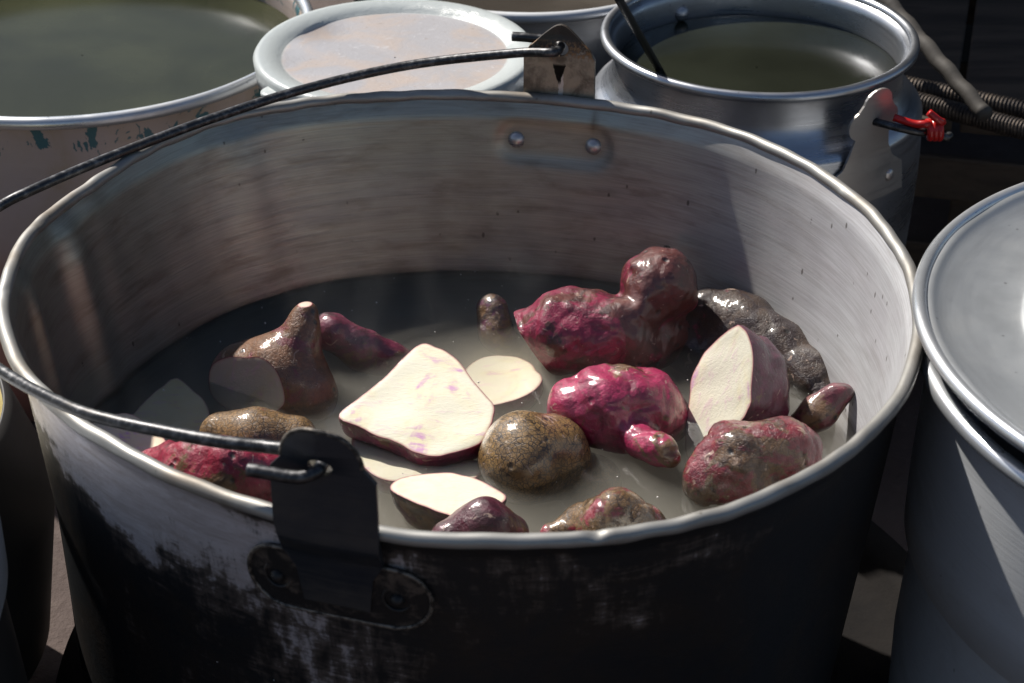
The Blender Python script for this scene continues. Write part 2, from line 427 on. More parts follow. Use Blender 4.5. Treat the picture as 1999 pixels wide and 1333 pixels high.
TN = [0]
def blob(name, label, chains, mat, k=.012, cuts=(), amp=.0016, amp2=.0007, dents=(), cell=.0014, group=None, fl=None, fold=0.):
    """chains: lists of (px,py,z,r_px) spheres joined by tapered capsules."""
    TN[0] += 1; seed = TN[0] * 13
    segs = []
    for ch in chains:
        pts = [(P(a, b, z), r) for a, b, z, r in ch]; pts = [(p, r * depth(p) / FPX) for p, r in pts]
        if len(pts) == 1: segs.append((pts[0], pts[0]))
        for i in range(len(pts) - 1): segs.append((pts[i], pts[i + 1]))
    allp = np.array([q[0] for s_ in segs for q in s_]); R = max(q[1] for s_ in segs for q in s_) + .008
    lo, hi = allp.min(0) - R, allp.max(0) + R
    ax = [np.arange(lo[i], hi[i], cell) for i in range(3)]
    G = np.stack(np.meshgrid(*ax, indexing='ij'), -1); sh = G.shape[:3]; G = G.reshape(-1, 3)
    D = None
    for (a, ra), (b, rb) in segs:
        ab = b - a; L = ab @ ab
        t = np.clip(((G - a) @ ab) / L, 0, 1) if L > 1e-12 else np.zeros(len(G))
        d = np.linalg.norm(G - a - t[:, None] * ab, axis=1) - (ra + (rb - ra) * t)
        if D is None: D = d
        else:
            hh = np.clip(.5 + .5 * (D - d) / k, 0, 1); D = D * (1 - hh) + d * hh - k * hh * (1 - hh)
    D = D - amp * wnoise(G, seed, .045) - amp2 * .7 * wnoise(G, seed + 1, .019) - amp2 * .22 * (1 - np.abs(wnoise(G, seed + 2, .012)))
    if fold: D = D + fold * np.exp(-(wnoise(G, seed + 7, .028, 7) / .16) ** 2) + fold * .5 * np.exp(-(wnoise(G, seed + 8, .014, 7) / .2) ** 2)
    for (px, py, z, r, dp) in dents:
        q = P(px, py, z); m_ = r * depth(q) / FPX
        D = D + dp * np.exp(-((G - q) ** 2).sum(1) / m_ ** 2)
    V, F = surface_nets(D.reshape(sh), np.array([a[0] for a in ax]), cell)
    c0 = V.mean(0)
    me = mesh(name, V - c0, F)
    bm = bmesh.new(); bm.from_mesh(me)
    bmesh.ops.smooth_vert(bm, verts=bm.verts, factor=.5, use_axis_x=True, use_axis_y=True, use_axis_z=True)
    caps = []
    for (px, py, z, n) in cuts:
        n = Vector(n).normalized(); p0 = Vector(P(px, py, z) - c0)
        bmesh.ops.bisect_plane(bm, geom=bm.verts[:] + bm.edges[:] + bm.faces[:], plane_co=p0, plane_no=n, clear_outer=True)
        bnd = [e for e in bm.edges if e.is_boundary and all(abs((v.co - p0).dot(n)) < 1e-5 for v in e.verts)]
        if not bnd: continue
        nb = {}
        for e in bnd:
            for v in e.verts: nb.setdefault(v, []).append(e.other_vert(v))
        best = []; seen = set()
        for s0 in nb:
            if s0 in seen: continue
            lp = [s0]; seen.add(s0); cur = s0
            while True:
                nx = [q for q in nb[cur] if q not in seen]
                if not nx: break
                cur = nx[0]; seen.add(cur); lp.append(cur)
            if len(lp) > len(best): best = lp
        caps.append((np.array([v.co[:] for v in best]), tuple(n)))
    bm.to_mesh(me); bm.free()
    o = obj(name, me, mat); o.location = c0
    tag(o, label, 'sweet potato', group)
    for i, (lp, n) in enumerate(caps):
        keep = [lp[0]]
        for q in lp[1:]:
            if np.linalg.norm(q - keep[-1]) > .0006: keep.append(q)
        cm = cap_mesh('cut_face', np.array(keep), n, seed + 5)
        obj('cut_face', cm, fl or M['flesh'], o)
    return o

def slab(name, label, outline, pz, n, dep, mat, fl, group=None, p=2.0, lean=(0, 0, 0), wob=.0012):
    """A cut piece: outlined flat flesh face, skin bulging away behind it."""
    TN[0] += 1; seed = TN[0] * 13
    n = np.asarray(n, float); n /= np.linalg.norm(n); p0 = P(*pz); lean = np.asarray(lean, float)
    px = catmull([np.array(q, float) for q in outline], 7, True)
    rr = np.random.RandomState(seed); j = np.interp(np.arange(len(px)), np.arange(0, len(px) + 3, 3), rr.normal(0, .9, len(np.arange(0, len(px) + 3, 3))))
    c2 = np.mean(px, 0); px = [q + (q - c2) / np.linalg.norm(q - c2) * j[i] for i, q in enumerate(px)]
    lp = np.array([Pp(q[0], q[1], p0, n) for q in px]); c = lp.mean(0); N = len(lp)
    rows = 22; vs = [lp]; 
    for i in range(1, rows + 1):
        t = sin(pi / 2 * i / rows); s = (1 - t ** p) ** (1 / p) if i < rows else .02
        if i == 1: s = min(1.01, s * 1.02)
        ringp = c + (lp - c) * s - n * dep * t + lean * t
        d = (ringp - (c - n * dep * .4)); d /= np.linalg.norm(d, axis=1)[:, None] + 1e-9
        ringp = ringp + d * (wnoise(ringp, seed, .03, 8) * wob + wnoise(ringp, seed + 1, .012, 8) * wob * .4)[:, None] * min(1, i / 4)
        vs.append(ringp)
    V = np.concatenate(vs); F = []
    for i in range(rows):
        for k in range(N):
            a = i * N + k; b = i * N + (k + 1) % N; F.append((a, b, b + N, a + N))
    F.append(tuple(rows * N + k for k in range(N)))
    c0 = V.mean(0); me = mesh(name, V - c0, F)
    bm = bmesh.new(); bm.from_mesh(me); bmesh.ops.recalc_face_normals(bm, faces=bm.faces)
    bm.to_mesh(me); bm.free()
    o = obj(name, me, mat); o.location = c0; tag(o, label, 'sweet potato', group)
    cm = cap_mesh('cut_face', lp - c0, n, seed + 5); obj('cut_face', cm, fl, o)
    return o
# ================================================================ SETTING
def ground():
    n = NT('dusty concrete ground')
    a = n.noise(n.co(), 7, 8, .65, .3); b = n.noise(n.co(), 40, 6, .7)
    c = n.mix(n.step(a, .35, .65), (.058, .038, .033), (.085, .060, .052)); c = n.mix(n.step(b, .5, .7), c, (.09, .065, .055))
    m = n.pbr(c, .85, 0, n.bump(b, .7, .006))
    me = mesh('ground', [(-15, -15, GROUND), (15, -15, GROUND), (15, 15, GROUND), (-15, 15, GROUND)], [(0, 1, 2, 3)])
    o = obj('ground', me, m, smooth=False); tag(o, kind='structure')
ground()

# ================================================================ THE BIG COOKING POT
RIMPX = [(850, 189), (1087, 199), (1250, 218), (1400, 250), (1530, 302), (1640, 368), (1718, 446), (1770, 530), (1788, 620), (1778, 700),
         (1742, 785), (1685, 852), (1600, 915), (1480, 975), (1350, 1018), (1180, 1044), (980, 1053), (740, 1038), (540, 995), (400, 950),
         (250, 878), (150, 815), (70, 745), (22, 680), (10, 600), (24, 530), (52, 474), (88, 432), (180, 369), (300, 288), (420, 238), (520, 213), (650, 197), (750, 190)]
rp = [P(x, y, .0) for x, y in RIMPX]
rth = np.array([atan2(p[1], p[0]) for p in rp]); rr_ = np.array([np.hypot(p[0], p[1]) for p in rp])
o_ = np.argsort(rth); rth, rr_ = rth[o_], rr_[o_]
_t = np.linspace(-pi, pi, 1441)[:-1]
_r = np.interp(_t, rth, rr_, period=2 * pi)
def gsm(a, sg):
    k = np.exp(-.5 * (np.arange(-110, 111) / sg) ** 2); k /= k.sum(); return np.convolve(np.r_[a[-110:], a, a[:110]], k, 'valid')
_rs = gsm(_r, 30)
_rk = gsm(_r, 2.5)
kw = np.exp(-(((_t - atan2(rp[27][1], rp[27][0]) + pi) % (2 * pi) - pi) / .22) ** 2)
_rim = _rs * (1 - kw) + _rk * kw
_rwide = gsm(_r, 45)
def RIM(th): return float(np.interp((th + pi) % (2 * pi) - pi, _t, _rim, period=2 * pi))
def ratio(th): return .918 + .035 * cos(th + radians(20))
def wallr(th, z):
    """inner wall radius"""
    th = (th + pi) % (2 * pi) - pi
    lw = math.exp(-(((th - radians(200) + pi) % (2 * pi) - pi) / .75) ** 2); R = RIM(th); Rw = float(np.interp(th, _t, _rwide, period=2 * pi)); q = ratio(th) + .072 * lw; d = -z
    a = min(1, d / .115)
    Rm = R * (1 - a) + Rw * a
    if d < .115: s = 1 + (q - 1) * (a * .85 + .15 * a * a)
    else: s = q - (d - .115) * (.45 - .38 * lw)
    if d > .235: 
        t = min(1, (d - .235) / .055); s -= .28 * (1 - sqrt(max(0, 1 - t * t)))
    r = Rm * s - .0035 * min(1, d / .012)
    # the two long dents of the left wall
    for (ac, wd, am) in ((radians(163), .05, -.006), (radians(178), .035, -.005), (radians(196), .05, -.007), (radians(126), .06, -.003)):
        dd = (th - ac + pi) % (2 * pi) - pi
        r += am * math.exp(-(dd / wd) ** 2) * min(1, d / .03) * max(0, 1 - d / .2)
    return r
BT_FAR = atan2(*(P(1087, 199, 0)[:2][::-1])); BT_NEAR = atan2(*(P(640, 1025, 0)[:2][::-1]))
def build_pot():
    root = empty('cooking_pot', (0, 0, -.3))
    tag(root, 'large soot-blackened aluminium pot filled with water and sweet potatoes', 'cooking pot')
    SEG = 640; zs = list(np.concatenate([np.arange(.002, -.2901, -.0024), [-.2905]]))
    inner = []; outer = []
    Tm = []
    ths = [2 * pi * k / SEG for k in range(SEG)]
    for th in ths:
        ir = [wallr(th, min(z, 0)) for z in zs]
        dfar = (th - BT_FAR + pi) % (2 * pi) - pi
        ro = []; ri = []
        for z, r in zip(zs, ir):
            u = dfar * .24; v = z + .027
            dx = max(0, abs(u) - .026); e = sqrt(dx * dx + v * v)
            b = 1 / (1 + math.exp((e - .0125) / .0016))
            p3 = np.array([[r * cos(th), r * sin(th), z]])
            ri.append(r + .0018 * b); ro.append(r + .0024 + .0018 * b)
        inner.append(ri); outer.append(ro)
    nr = len(zs); vs = []; fs = []; mi = []
    for k, th in enumerate(ths):
        for i, z in enumerate(zs):
            q = inner[k][i] + .00012 * sin(th * 31 + z * 60) * sin(th * 17 - z * 90); vs.append((q * cos(th), q * sin(th), z))
        for i, z in enumerate(zs):
            q = outer[k][i]; vs.append((q * cos(th), q * sin(th), z))
    ci = len(vs); vs.append((0, 0, zs[-1] - .004)); co_ = len(vs); vs.append((0, 0, zs[-1] - .0065))
    for k in range(SEG):
        a = k * 2 * nr; b = ((k + 1) % SEG) * 2 * nr
        for i in range(nr - 1):
            fs.append((a + i, a + i + 1, b + i + 1, b + i)); mi.append(0)
            fs.append((a + nr + i, b + nr + i, b + nr + i + 1, a + nr + i + 1)); mi.append(1)
        fs.append((a, b, b + nr, a + nr)); mi.append(0)
        fs.append((a + nr - 1, ci, b + nr - 1)); mi.append(0)
        fs.append((a + 2 * nr - 1, b + 2 * nr - 1, co_)); mi.append(1)
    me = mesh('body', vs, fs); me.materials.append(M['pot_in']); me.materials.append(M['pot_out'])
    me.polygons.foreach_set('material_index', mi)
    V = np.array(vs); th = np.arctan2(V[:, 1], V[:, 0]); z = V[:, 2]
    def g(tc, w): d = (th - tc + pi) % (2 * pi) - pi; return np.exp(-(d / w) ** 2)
    right_side = np.clip(g(radians(5), .75) * 1.15, 0, 1)
    at = me.attributes.new('right_side', 'FLOAT', 'POINT'); at.data.foreach_set('value', right_side.astype('f'))
    # brown marks round the pressed oval and the wall just over the waterline
    u = ((th - BT_FAR + pi) % (2 * pi) - pi) * .24; v = z + .027
    e = np.sqrt(np.maximum(0, np.abs(u) - .026) ** 2 + v ** 2)
    st = .32 * np.exp(-((e - .0135) / .0025) ** 2) + .8 * np.exp(-(((u + .026) ** 2 + (z + .027) ** 2)) / .008 ** 2) * .5 + .5 * np.exp(-(((u - .026) ** 2 + (z + .027) ** 2)) / .007 ** 2)
    st += .7 * np.exp(-((u + .026) / .0022) ** 2) * np.clip(1 - np.abs(z + .01) / .012, 0, 1)
    st += .6 * np.clip(1 - np.abs(z - WATER) / .004, 0, 1)
    at = me.attributes.new('stain', 'FLOAT', 'POINT'); at.data.foreach_set('value', np.clip(st, 0, 1).astype('f'))
    deg = np.degrees(th) % 360
    def band(a0, a1, s): return 1 / (1 + np.exp(-(deg - a0) / s)) * 1 / (1 + np.exp((deg - a1) / s))
    low = np.interp(deg, [180, 200, 215, 228, 240, 252], [.03, .035, .05, .06, .06, .02])
    sc = band(183, 247, 4.) * 1.0 / (1 + np.exp((-z - low) / .013))
    sc += .42 * band(247, 265, 3) / (1 + np.exp((-z - .16) / .02)) + .40 * band(262, 300, 8) / (1 + np.exp((-z - .05) / .012))
    sc += .14 * band(222, 262, 6) / (1 + np.exp((-z - .2) / .02))
    sc -= .5 * np.exp(-((z + .004) / .006) ** 2) * band(232, 400, 6)
    sc += .25 * band(300, 330, 6) / (1 + np.exp((-z - .03) / .01)) + .8 * band(20, 170, 8)
    at = me.attributes.new('scuff', 'FLOAT', 'POINT'); at.data.foreach_set('value', sc.astype('f'))
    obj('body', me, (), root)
    # rolled rim with its small nicks
    def rf(th):
        return RIM(th) + .0014 + .0003 * sin(th * 9) + .0003 * sin(th * 23 + 1)
    vs2, fs2 = ring((0, 0, 0), 0, .0038, 720, 16, rf, .95)
    V2 = np.array(vs2); 
    for (px, py, s_, dp) in ((1165, 1042, .004, .0022), (1640, 368, .003, .001), (990, 195, .004, .0016), (90, 432, .005, .002), (930, 193, .003, .001), (20, 560, .004, .001)):
        q = P(px, py, .003); w_ = np.exp(-((V2 - q) ** 2).sum(1) / s_ ** 2); V2[:, 2] -= dp * w_
    V2[:, 2] += .0003 * wnoise(V2, 3, .02)
    obj('rim', mesh('rim', V2, fs2), M['rim'], root)
    # brackets
    def bracket(tc, name_mat, near):
        R = RIM(tc); c, s = cos(tc), sin(tc); T = np.array([-s, c, 0.]); Nn = np.array([c, s, 0.])
        if near: T = T
        wr = lambda z, u: wallr(tc + u / R, min(z, 0)) + .0026
        sx = 1 if near else .93
        H = .0325 if near else .0315
        def fn(u, v, extra=0.):
            th2 = tc + u / R
            if v < 0: base = max(wr(v, u) + .0016 + extra, 0)
            else: base = 0
            top = RIM(th2) + .0056
            k = min(1, max(0, (v + .022) / .016)); k = k * k * (3 - 2 * k)
            off = (wr(min(v, 0), u) + .0016) * (1 - k) + top * k
            if v > H: off += .0038 * (1 - abs(u) / .018) * min(1, (v - H) / .01)
            p = np.array([off * cos(th2), off * sin(th2), v]); return p, np.array([cos(th2), sin(th2), 0])
        hw = .0245 * sx
        arc = [(.0185 * cos(a), H + .004 + .0185 * sin(a)) for a in np.linspace(0, pi, 22)]
        if not near:
            half = [(.0215, H - .001), (.019, H + .0035), (.0165, H + .0055), (.0125, H + .0095), (.008, H + .0135), (.0035, H + .0168), (0, H + .0176)]
            half = [tuple(q) for q in catmull(half, 4)]; arc = half + [(-a, b) for a, b in half[-2::-1]]
        outline = [(-.0165, -.050), (.0165, -.050), (.019, -.03), (hw, -.02), (hw, 0), (hw, H - .003), (hw - .0035, H + .001)] + arc + [(-hw + .0035, H + .001), (-hw, H - .003), (-hw, 0), (-hw, -.02), (-.0185, -.03)]
        hole = [(.0052 * cos(a) * 1.1, H + .0025 + .0048 * sin(a)) for a in np.linspace(0, 2 * pi, 14, endpoint=False)]
        a_, b_ = sheet(outline, [hole], fn, .0028, .0025)
        br = obj('bracket', mesh('bracket', a_, b_), name_mat, root, smooth=False)
        if near:
            a_, b_ = tube([fn(u, v)[0] + fn(u, v)[1] * .0006 for u, v in catmull([np.array(q) for q in arc], 3)], .0011, 8); obj('rolled_edge', mesh('rolled_edge', a_, b_), M['edge_worn'], br)
        # riveted oval plate
        def fp(u, v):
            th2 = tc + u / R; q = wr(v, u) + (.0008 if near else .0042)
            return np.array([q * cos(th2), q * sin(th2), v]), np.array([cos(th2), sin(th2), 0])
        zc = -.040 if near else -.027
        L = .0275 if near else .026; rr2 = .0185 if near else .013
        ol = [(L + rr2 * cos(a), zc + rr2 * sin(a)) for a in np.linspace(-pi / 2, pi / 2, 14)] + [(-L - rr2 * cos(a), zc - rr2 * sin(a)) for a in np.linspace(-pi / 2, pi / 2, 14)]
        a_, b_ = sheet(ol, [], fp, .0022, .003)
        pl = obj('mounting_plate', mesh('mounting_plate', a_, b_), M['plate_edge'] if near else name_mat, root, smooth=False)
        if near:
            a_, b_ = tube([fp(u, v)[0] + fp(u, v)[1] * .0012 for u, v in ol], .0011, 8, closed=True); obj('plate_edge', mesh('plate_edge', a_, b_), M['edge_worn'], pl)
        for u in (-.030, .030) if near else (-.026, .026):
            for side in ((1, -1) if not near else (1, -1)):
                th2 = tc + u / R; zz = zc
                if side > 0: q = wr(zz, u) + (.002 if near else .005); rad = .0036
                else: q = wallr(th2, zz) + .0026; rad = .0058
                nn = np.array([cos(th2), sin(th2), 0]) * side; p0 = np.array([q * cos(th2), q * sin(th2), zz])
                tt = np.array([-sin(th2), cos(th2), 0]); vs3 = []; fs3 = []
                for i in range(9):
                    a = pi / 2 * i / 8
                    for k in range(20):
                        b = 2 * pi * k / 20
                        vs3.append(p0 + rad * (cos(a) * (cos(b) * tt + sin(b) * np.array([0, 0, 1.])) + sin(a) * nn * (.85 if side < 0 else 1.1)) - nn * .0006)
                for i in range(8):
                    for k in range(20): fs3.append((i * 20 + k, i * 20 + (k + 1) % 20, (i + 1) * 20 + (k + 1) % 20, (i + 1) * 20 + k))
                obj('rivet', mesh('rivet', vs3, fs3), M['rivet'] if side < 0 else M['plate_edge'], root)
                if near and side > 0:
                    w1, w2 = ring((0, 0, 0), .0068, .0012, 24, 8)
                    W = np.array(w1); W = p0 + W[:, :1] * tt + W[:, 1:2] * np.array([0, 0, 1.]) + W[:, 2:] * nn - nn * .0008
                    obj('washer', mesh('washer', W, w2), M['plate_edge'], root)
        return fn
    BR = 1
    nf = NT('grimy plate')
    a1 = nf.noise(nf.co(), 90, 6, .7, .5); M['plate_edge'] = nf.pbr(nf.mix(nf.step(a1, .5, .68), (.022, .021, .022), (.12, .10, .085)), .5, .5, nf.bump(a1, .6, .0008))
    nf = NT('worn edge'); a1 = nf.noise(nf.co(), 200, 6, .7, .5); M['edge_worn'] = nf.pbr(nf.mix(nf.step(a1, .42, .6), (.03, .026, .024), (.22, .19, .16)), .5, .5, nf.bump(a1, .6, .0008))
    ffar = bracket(BT_FAR, M['bracket'], False); fnear = bracket(BT_NEAR, M['plate_dark'], True)
    # bail handle
    BL = [(1000, 104, .029), (800, 127, .017), (600, 172, .0115), (400, 236, .009), (200, 312, .006), (60, 372, .0045), (0, 402, .001), (-90, 462, -.001), (-118, 560, .000), (-70, 662, .006),
          (0, 722, .011), (100, 778, .018), (200, 816, .023), (400, 857, .028), (520, 872, .029)]
    hz = .0345
    Rf = RIM(BT_FAR); Rn = RIM(BT_NEAR)
    def rad(tc, r, z, u=0):
        return np.array([r * cos(tc) - u * sin(tc), r * sin(tc) + u * cos(tc), z])
    # at the far bracket tangent u>0 points left; at the near one u<0 points left
    start = [rad(BT_FAR, Rf + .013, hz + .002, .033), rad(BT_FAR, Rf + .0135, hz + .002, .02), rad(BT_FAR, Rf + .0135, hz + .0015, .008), rad(BT_FAR, Rf + .010, hz, .001), rad(BT_FAR, Rf + .005, hz, .0),
             rad(BT_FAR, Rf - .001, hz, .001), rad(BT_FAR, Rf - .0035, hz, .006)]
    end = [rad(BT_NEAR, Rn - .0035, hz, -.008), rad(BT_NEAR, Rn - .0015, hz, -.001), rad(BT_NEAR, Rn + .005, hz, 0), rad(BT_NEAR, Rn + .010, hz - .0005, -.001),
           rad(BT_NEAR, Rn + .0135, hz - .002, -.008), rad(BT_NEAR, Rn + .0135, hz - .002, -.02), rad(BT_NEAR, Rn + .013, hz - .002, -.031)]
    pts = start + [P(*q) for q in BL] + end
    pts = catmull(pts, 10)
    a_, b_ = tube(pts, .0031, 14)
    obj('bail_handle', mesh('bail_handle', a_, b_), M['wire'], root)
build_pot()

def brazier():
    n = NT('black iron'); a = n.noise(n.co(), 30, 6, .7); m = n.pbr(n.mix(a, (.006, .006, .007), (.02, .017, .015)), .9, 0, n.bump(a, .6, .003), .1)
    c = (.03, .02); zt = -.286
    prof = [(.262, GROUND - .001), (.282, GROUND + .004), (.288, zt - .006), (.286, zt), (.266, zt + .001), (.26, zt - .002), (.255, zt - .012), (.235, zt - .016), (.2, zt - .018), (.001, zt - .018)]
    vs, fs = lathe(prof, (c[0], c[1], 0), 128); o = obj('brazier', mesh('brazier', vs, fs), m); tag(o, 'low black iron brazier under the big cooking pot', 'brazier')
brazier()

# ---------------------------------------------------------------- cloudy water
def build_water():
    n = NT('cloudy starch water')
    tr = n.n('ShaderNodeBsdfTransparent'); gl = n.n('ShaderNodeBsdfGlossy'); gl.inputs['Roughness'].default_value = .03
    fr = n.n('ShaderNodeFresnel'); fr.inputs['IOR'].default_value = 1.33
    h = n.math('ADD', n.noise(n.co(), 45, 3, .5), n.math('MULTIPLY', n.noise(n.co(), 14, 2, .5), 1.5))
    b = n.bump(h, .35, .0012); n.t.links.new(b, gl.inputs['Normal']); n.t.links.new(b, fr.inputs['Normal'])
    mx = n.n('ShaderNodeMixShader'); n.t.links.new(fr.outputs[0], mx.inputs[0]); n.t.links.new(tr.outputs[0], mx.inputs[1]); n.t.links.new(gl.outputs[0], mx.inputs[2])
    n.t.links.new(mx.outputs[0], n.out.inputs[0])
    v = n.n('ShaderNodeVolumePrincipled'); v.inputs['Color'].default_value = (.70, .67, .60, 1); v.inputs['Density'].default_value = 23
    v.inputs['Absorption Color'].default_value = (0, 0, 0, 1) if 'Absorption Color' in v.inputs else (0, 0, 0, 1); v.inputs['Anisotropy'].default_value = .2
    n.t.links.new(v.outputs[0], n.out.inputs['Volume'])
    n.m.cycles.homogeneous_volume = True
    SEG = 200; zs = [WATER, WATER - .02, WATER - .05, WATER - .09, -.235, -.255, -.275, -.2895]
    vs = []; fs = []
    for k in range(SEG):
        th = 2 * pi * k / SEG
        for z in zs: q = wallr(th, z) + .0011; vs.append((q * cos(th), q * sin(th), z))
    nz = len(zs)
    t = len(vs); vs.append((0, 0, WATER)); vs.append((0, 0, zs[-1] - .0055))
    for k in range(SEG):
        a = k * nz; b = ((k + 1) % SEG) * nz
        for i in range(nz - 1): fs.append((a + i, a + i + 1, b + i + 1, b + i))
        fs.append((a, b, t)); fs.append((a + nz - 1, t + 1, b + nz - 1))
    bm = bmesh.new(); me = mesh('water', vs, fs); bm.from_mesh(me); bmesh.ops.recalc_face_normals(bm, faces=bm.faces); bm.to_mesh(me); bm.free()
    o = obj('water', me, n.m, smooth=False); tag(o, kind='structure')
build_water()

# ================================================================ SWEET POTATOES
F1 = flesh('cream flesh', .5, 1, (.86, .82, .66)); F2 = flesh('cream flesh stained', .3, 2); F_SHADE = flesh('shaded cream flesh', .1, 3, (.66, .58, .47)); M['flesh'] = F2  # the third is cream flesh darkened in colour for a cut face in shade
G = 'sweet potatoes boiling in the big pot'
blob('sweet_potato', 'largest magenta sweet potato with a round knob standing up, beside the back water edge',
     [[(1030, 650, -.108, 55), (1095, 650, -.104, 80), (1170, 652, -.104, 82), (1218, 645, -.1, 60), (1236, 615, -.09, 40), (1262, 585, -.083, 40)], [(1284, 558, -.08, 77)], [(1240, 690, -.118, 55), (1300, 655, -.112, 50)]],
     skin('magenta skin a', .62, .5, 1, brown=(.095, .018, .013), bias=(*P(1290, 570, -.08), .045, .16)), k=.007, cuts=[(985, 612, -.085, (-.80, -.08, -.6))], amp=.0014, amp2=.0011, fold=.0008,
     dents=[(1090, 640, -.08, 22, .004), (1170, 640, -.085, 18, .004), (1215, 570, -.08, 18, .003), (1080, 690, -.085, 20, .003), (1140, 700, -.09, 22, .003)], group=G)
def scar(par, px, py, z, r, mat, seed):
    p = P(px, py, z) - np.array(par.location); rr_q = random.Random(seed); bm = bmesh.new()
    for i in range(26):
        o_q = Vector((rr_q.gauss(0, 1), rr_q.gauss(0, 1), rr_q.gauss(0, .45))) * r * .5
        bmesh.ops.create_icosphere(bm, subdivisions=2, radius=r * rr_q.uniform(.18, .4), matrix=Matrix.Translation(Vector(p) + o_q))
    me = bpy.data.meshes.new('stem_scar'); bm.to_mesh(me); bm.free(); obj('stem_scar', me, mat, par)
_n = NT('woody scar'); _a = _n.noise(_n.co(), 300, 4, .7); WOOD = _n.pbr(_n.mix(_n.step(_a, .4, .6), (.012, .009, .007), (.13, .095, .06)), .6, 0, _n.bump(_a, .8, .001))
scar(bpy.data.objects['sweet_potato'], 1304, 489, -.0775, .0045, WOOD, 3)
blob('sweet_potato', 'small dark end of a sunken sweet potato left of the knobbed one', [[(962, 605, -.112, 32), (968, 655, -.125, 30), (1010, 690, -.14, 30)]],
     skin('dark purple skin', .5, .9, 2, hue=(.16, .02, .07)), k=.01, group=G)
blob('sweet_potato', 'long blackish brown sweet potato lying against the right wall of the pot', [[(1380, 600, -.102, 38), (1442, 640, -.110, 66), (1518, 688, -.114, 62), (1578, 738, -.116, 44), (1608, 775, -.119, 30)], [(1340, 665, -.122, 60), (1400, 690, -.125, 60)]],
     skin('black brown skin', .0, .9, 3, .3, wet=.7, brown=(.040, .018, .008)), k=.010, amp2=.0010, fold=.0006, dents=[(1480, 650, -.085, 30, .004), (1560, 690, -.09, 20, .003)], group=G)
slab('sweet_potato', 'upright cut half with bright cream face and deep purple skin at right',
     [(1440, 634), (1460, 652), (1470, 690), (1468, 740), (1464, 790), (1446, 822), (1420, 850), (1385, 890), (1345, 900), (1338, 850), (1345, 780), (1352, 735), (1375, 690), (1408, 655)],
     (1410, 765, -.092), (-.76, -.5, .40), .052, skin('deep purple skin', .95, .25, 4, hue=(.13, .008, .045)), F1, G, 2.3, (0, 0, -.006))
blob('sweet_potato', 'small reddish finger-shaped root tip beside the right wall', [[(1560, 835, -.122, 30), (1600, 805, -.110, 31), (1636, 772, -.1, 21), (1648, 766, -.098, 14)]],
     skin('red brown skin', .7, .6, 5, hue=(.2, .02, .04)), k=.008, amp=.0008, group=G)
blob('sweet_potato', 'red and brown blotched oval sweet potato nearest the right front rim', [[(1372, 940, -.110, 42), (1440, 905, -.102, 74), (1530, 886, -.1, 66), (1565, 885, -.103, 36)]],
     skin('blotched skin', .34, .55, 6, .5, hue=(.24, .014, .03)), k=.012, amp=.0012, amp2=.0012, fold=.0012, dents=[(1420, 848, -.085, 12, .002), (1460, 900, -.075, 20, .002)], group=G)
blob('sweet_potato', 'bright magenta sweet potato with a stubby finger, just right of the pot centre',
     [[(1126, 795, -.105, 62), (1188, 795, -.104, 78), (1255, 797, -.108, 73), (1302, 818, -.122, 50)], [(1212, 842, -.115, 34), (1250, 862, -.109, 27), (1280, 876, -.106, 23), (1300, 886, -.105, 19), (1312, 898, -.107, 11)]],
     skin('magenta skin b', .80, .4, 7, hue=(.46, .022, .105)), k=.009, cuts=[(1092, 856, -.112, (-.62, -.3, -.72))], amp=.0007, amp2=.0010, fold=.0009,
     dents=[(1190, 745, -.085, 14, .003), (1130, 740, -.088, 12, .0025)], group=G)
blob('sweet_potato', 'round russet sweet potato with finely cracked skin beside the bright magenta one', [[(1024, 895, -.115, 92), (1070, 888, -.119, 84)], [(1150, 945, -.146, 62)]],
     skin('cracked russet skin', .0, .05, 8, 1., brown=(.25, .145, .048)), k=.016, amp=.0012, amp2=.0003, dents=[(995, 850, -.105, 10, .002), (1060, 835, -.105, 14, .003)], group=G)
slab('sweet_potato', 'largest cream slice lying face up in the middle of the pot',
     [(660, 812), (700, 777), (750, 737), (790, 697), (822, 671), (860, 680), (892, 702), (925, 745), (948, 772), (965, 797), (957, 830), (940, 862), (900, 880), (850, 890), (808, 882), (772, 861), (735, 850), (700, 833)],
     (820, 785, -.098), (.05, -.28, .95), .030, skin('purple skin c', .9, .4, 9, hue=(.25, .015, .07)), F1, G, 2.6)
slab('sweet_potato', 'oval cream slice with dark skin nearest the front rim, right of the black bracket',
     [(762, 955), (775, 936), (820, 926), (880, 922), (930, 935), (972, 956), (988, 972), (965, 990), (930, 1004), (890, 1008), (845, 995), (800, 977)],
     (870, 965, -.1), (0, -.12, .99), .030, skin('dark purple skin d', .7, .7, 10, hue=(.14, .012, .04)), F2, G, 2.4)
blob('sweet_potato', 'dark purple skinned end overlapping the oval cream slice at the front rim', [[(878, 1052, -.1, 42), (948, 1034, -.098, 56), (1000, 1042, -.108, 34)]],
     skin('dark purple skin e', .95, .5, 11, hue=(.10, .006, .025), wet=.5), k=.010, amp=.001, group=G)
slab('sweet_potato', 'submerged cream slice right behind the black bracket under cloudy water',
     [(690, 850), (760, 880), (850, 893), (925, 898), (945, 915), (905, 942), (800, 940), (745, 935), (700, 900)],
     (740, 880, -.1180), (.05, -.02, 1), .02, skin('purple skin f', .9, .4, 12, hue=(.2, .015, .07)), F2, G)
slab('sweet_potato', 'submerged cream slice between the largest slice and the knobbed sweet potato',
     [(905, 735), (930, 703), (980, 694), (1030, 705), (1050, 725), (1059, 742), (1040, 765), (1000, 782), (960, 791), (925, 788)],
     (1030, 765, -.1185), (-.16, .10, 1), .02, skin('purple skin g', .9, .4, 13, hue=(.25, .015, .09)), F2, G)
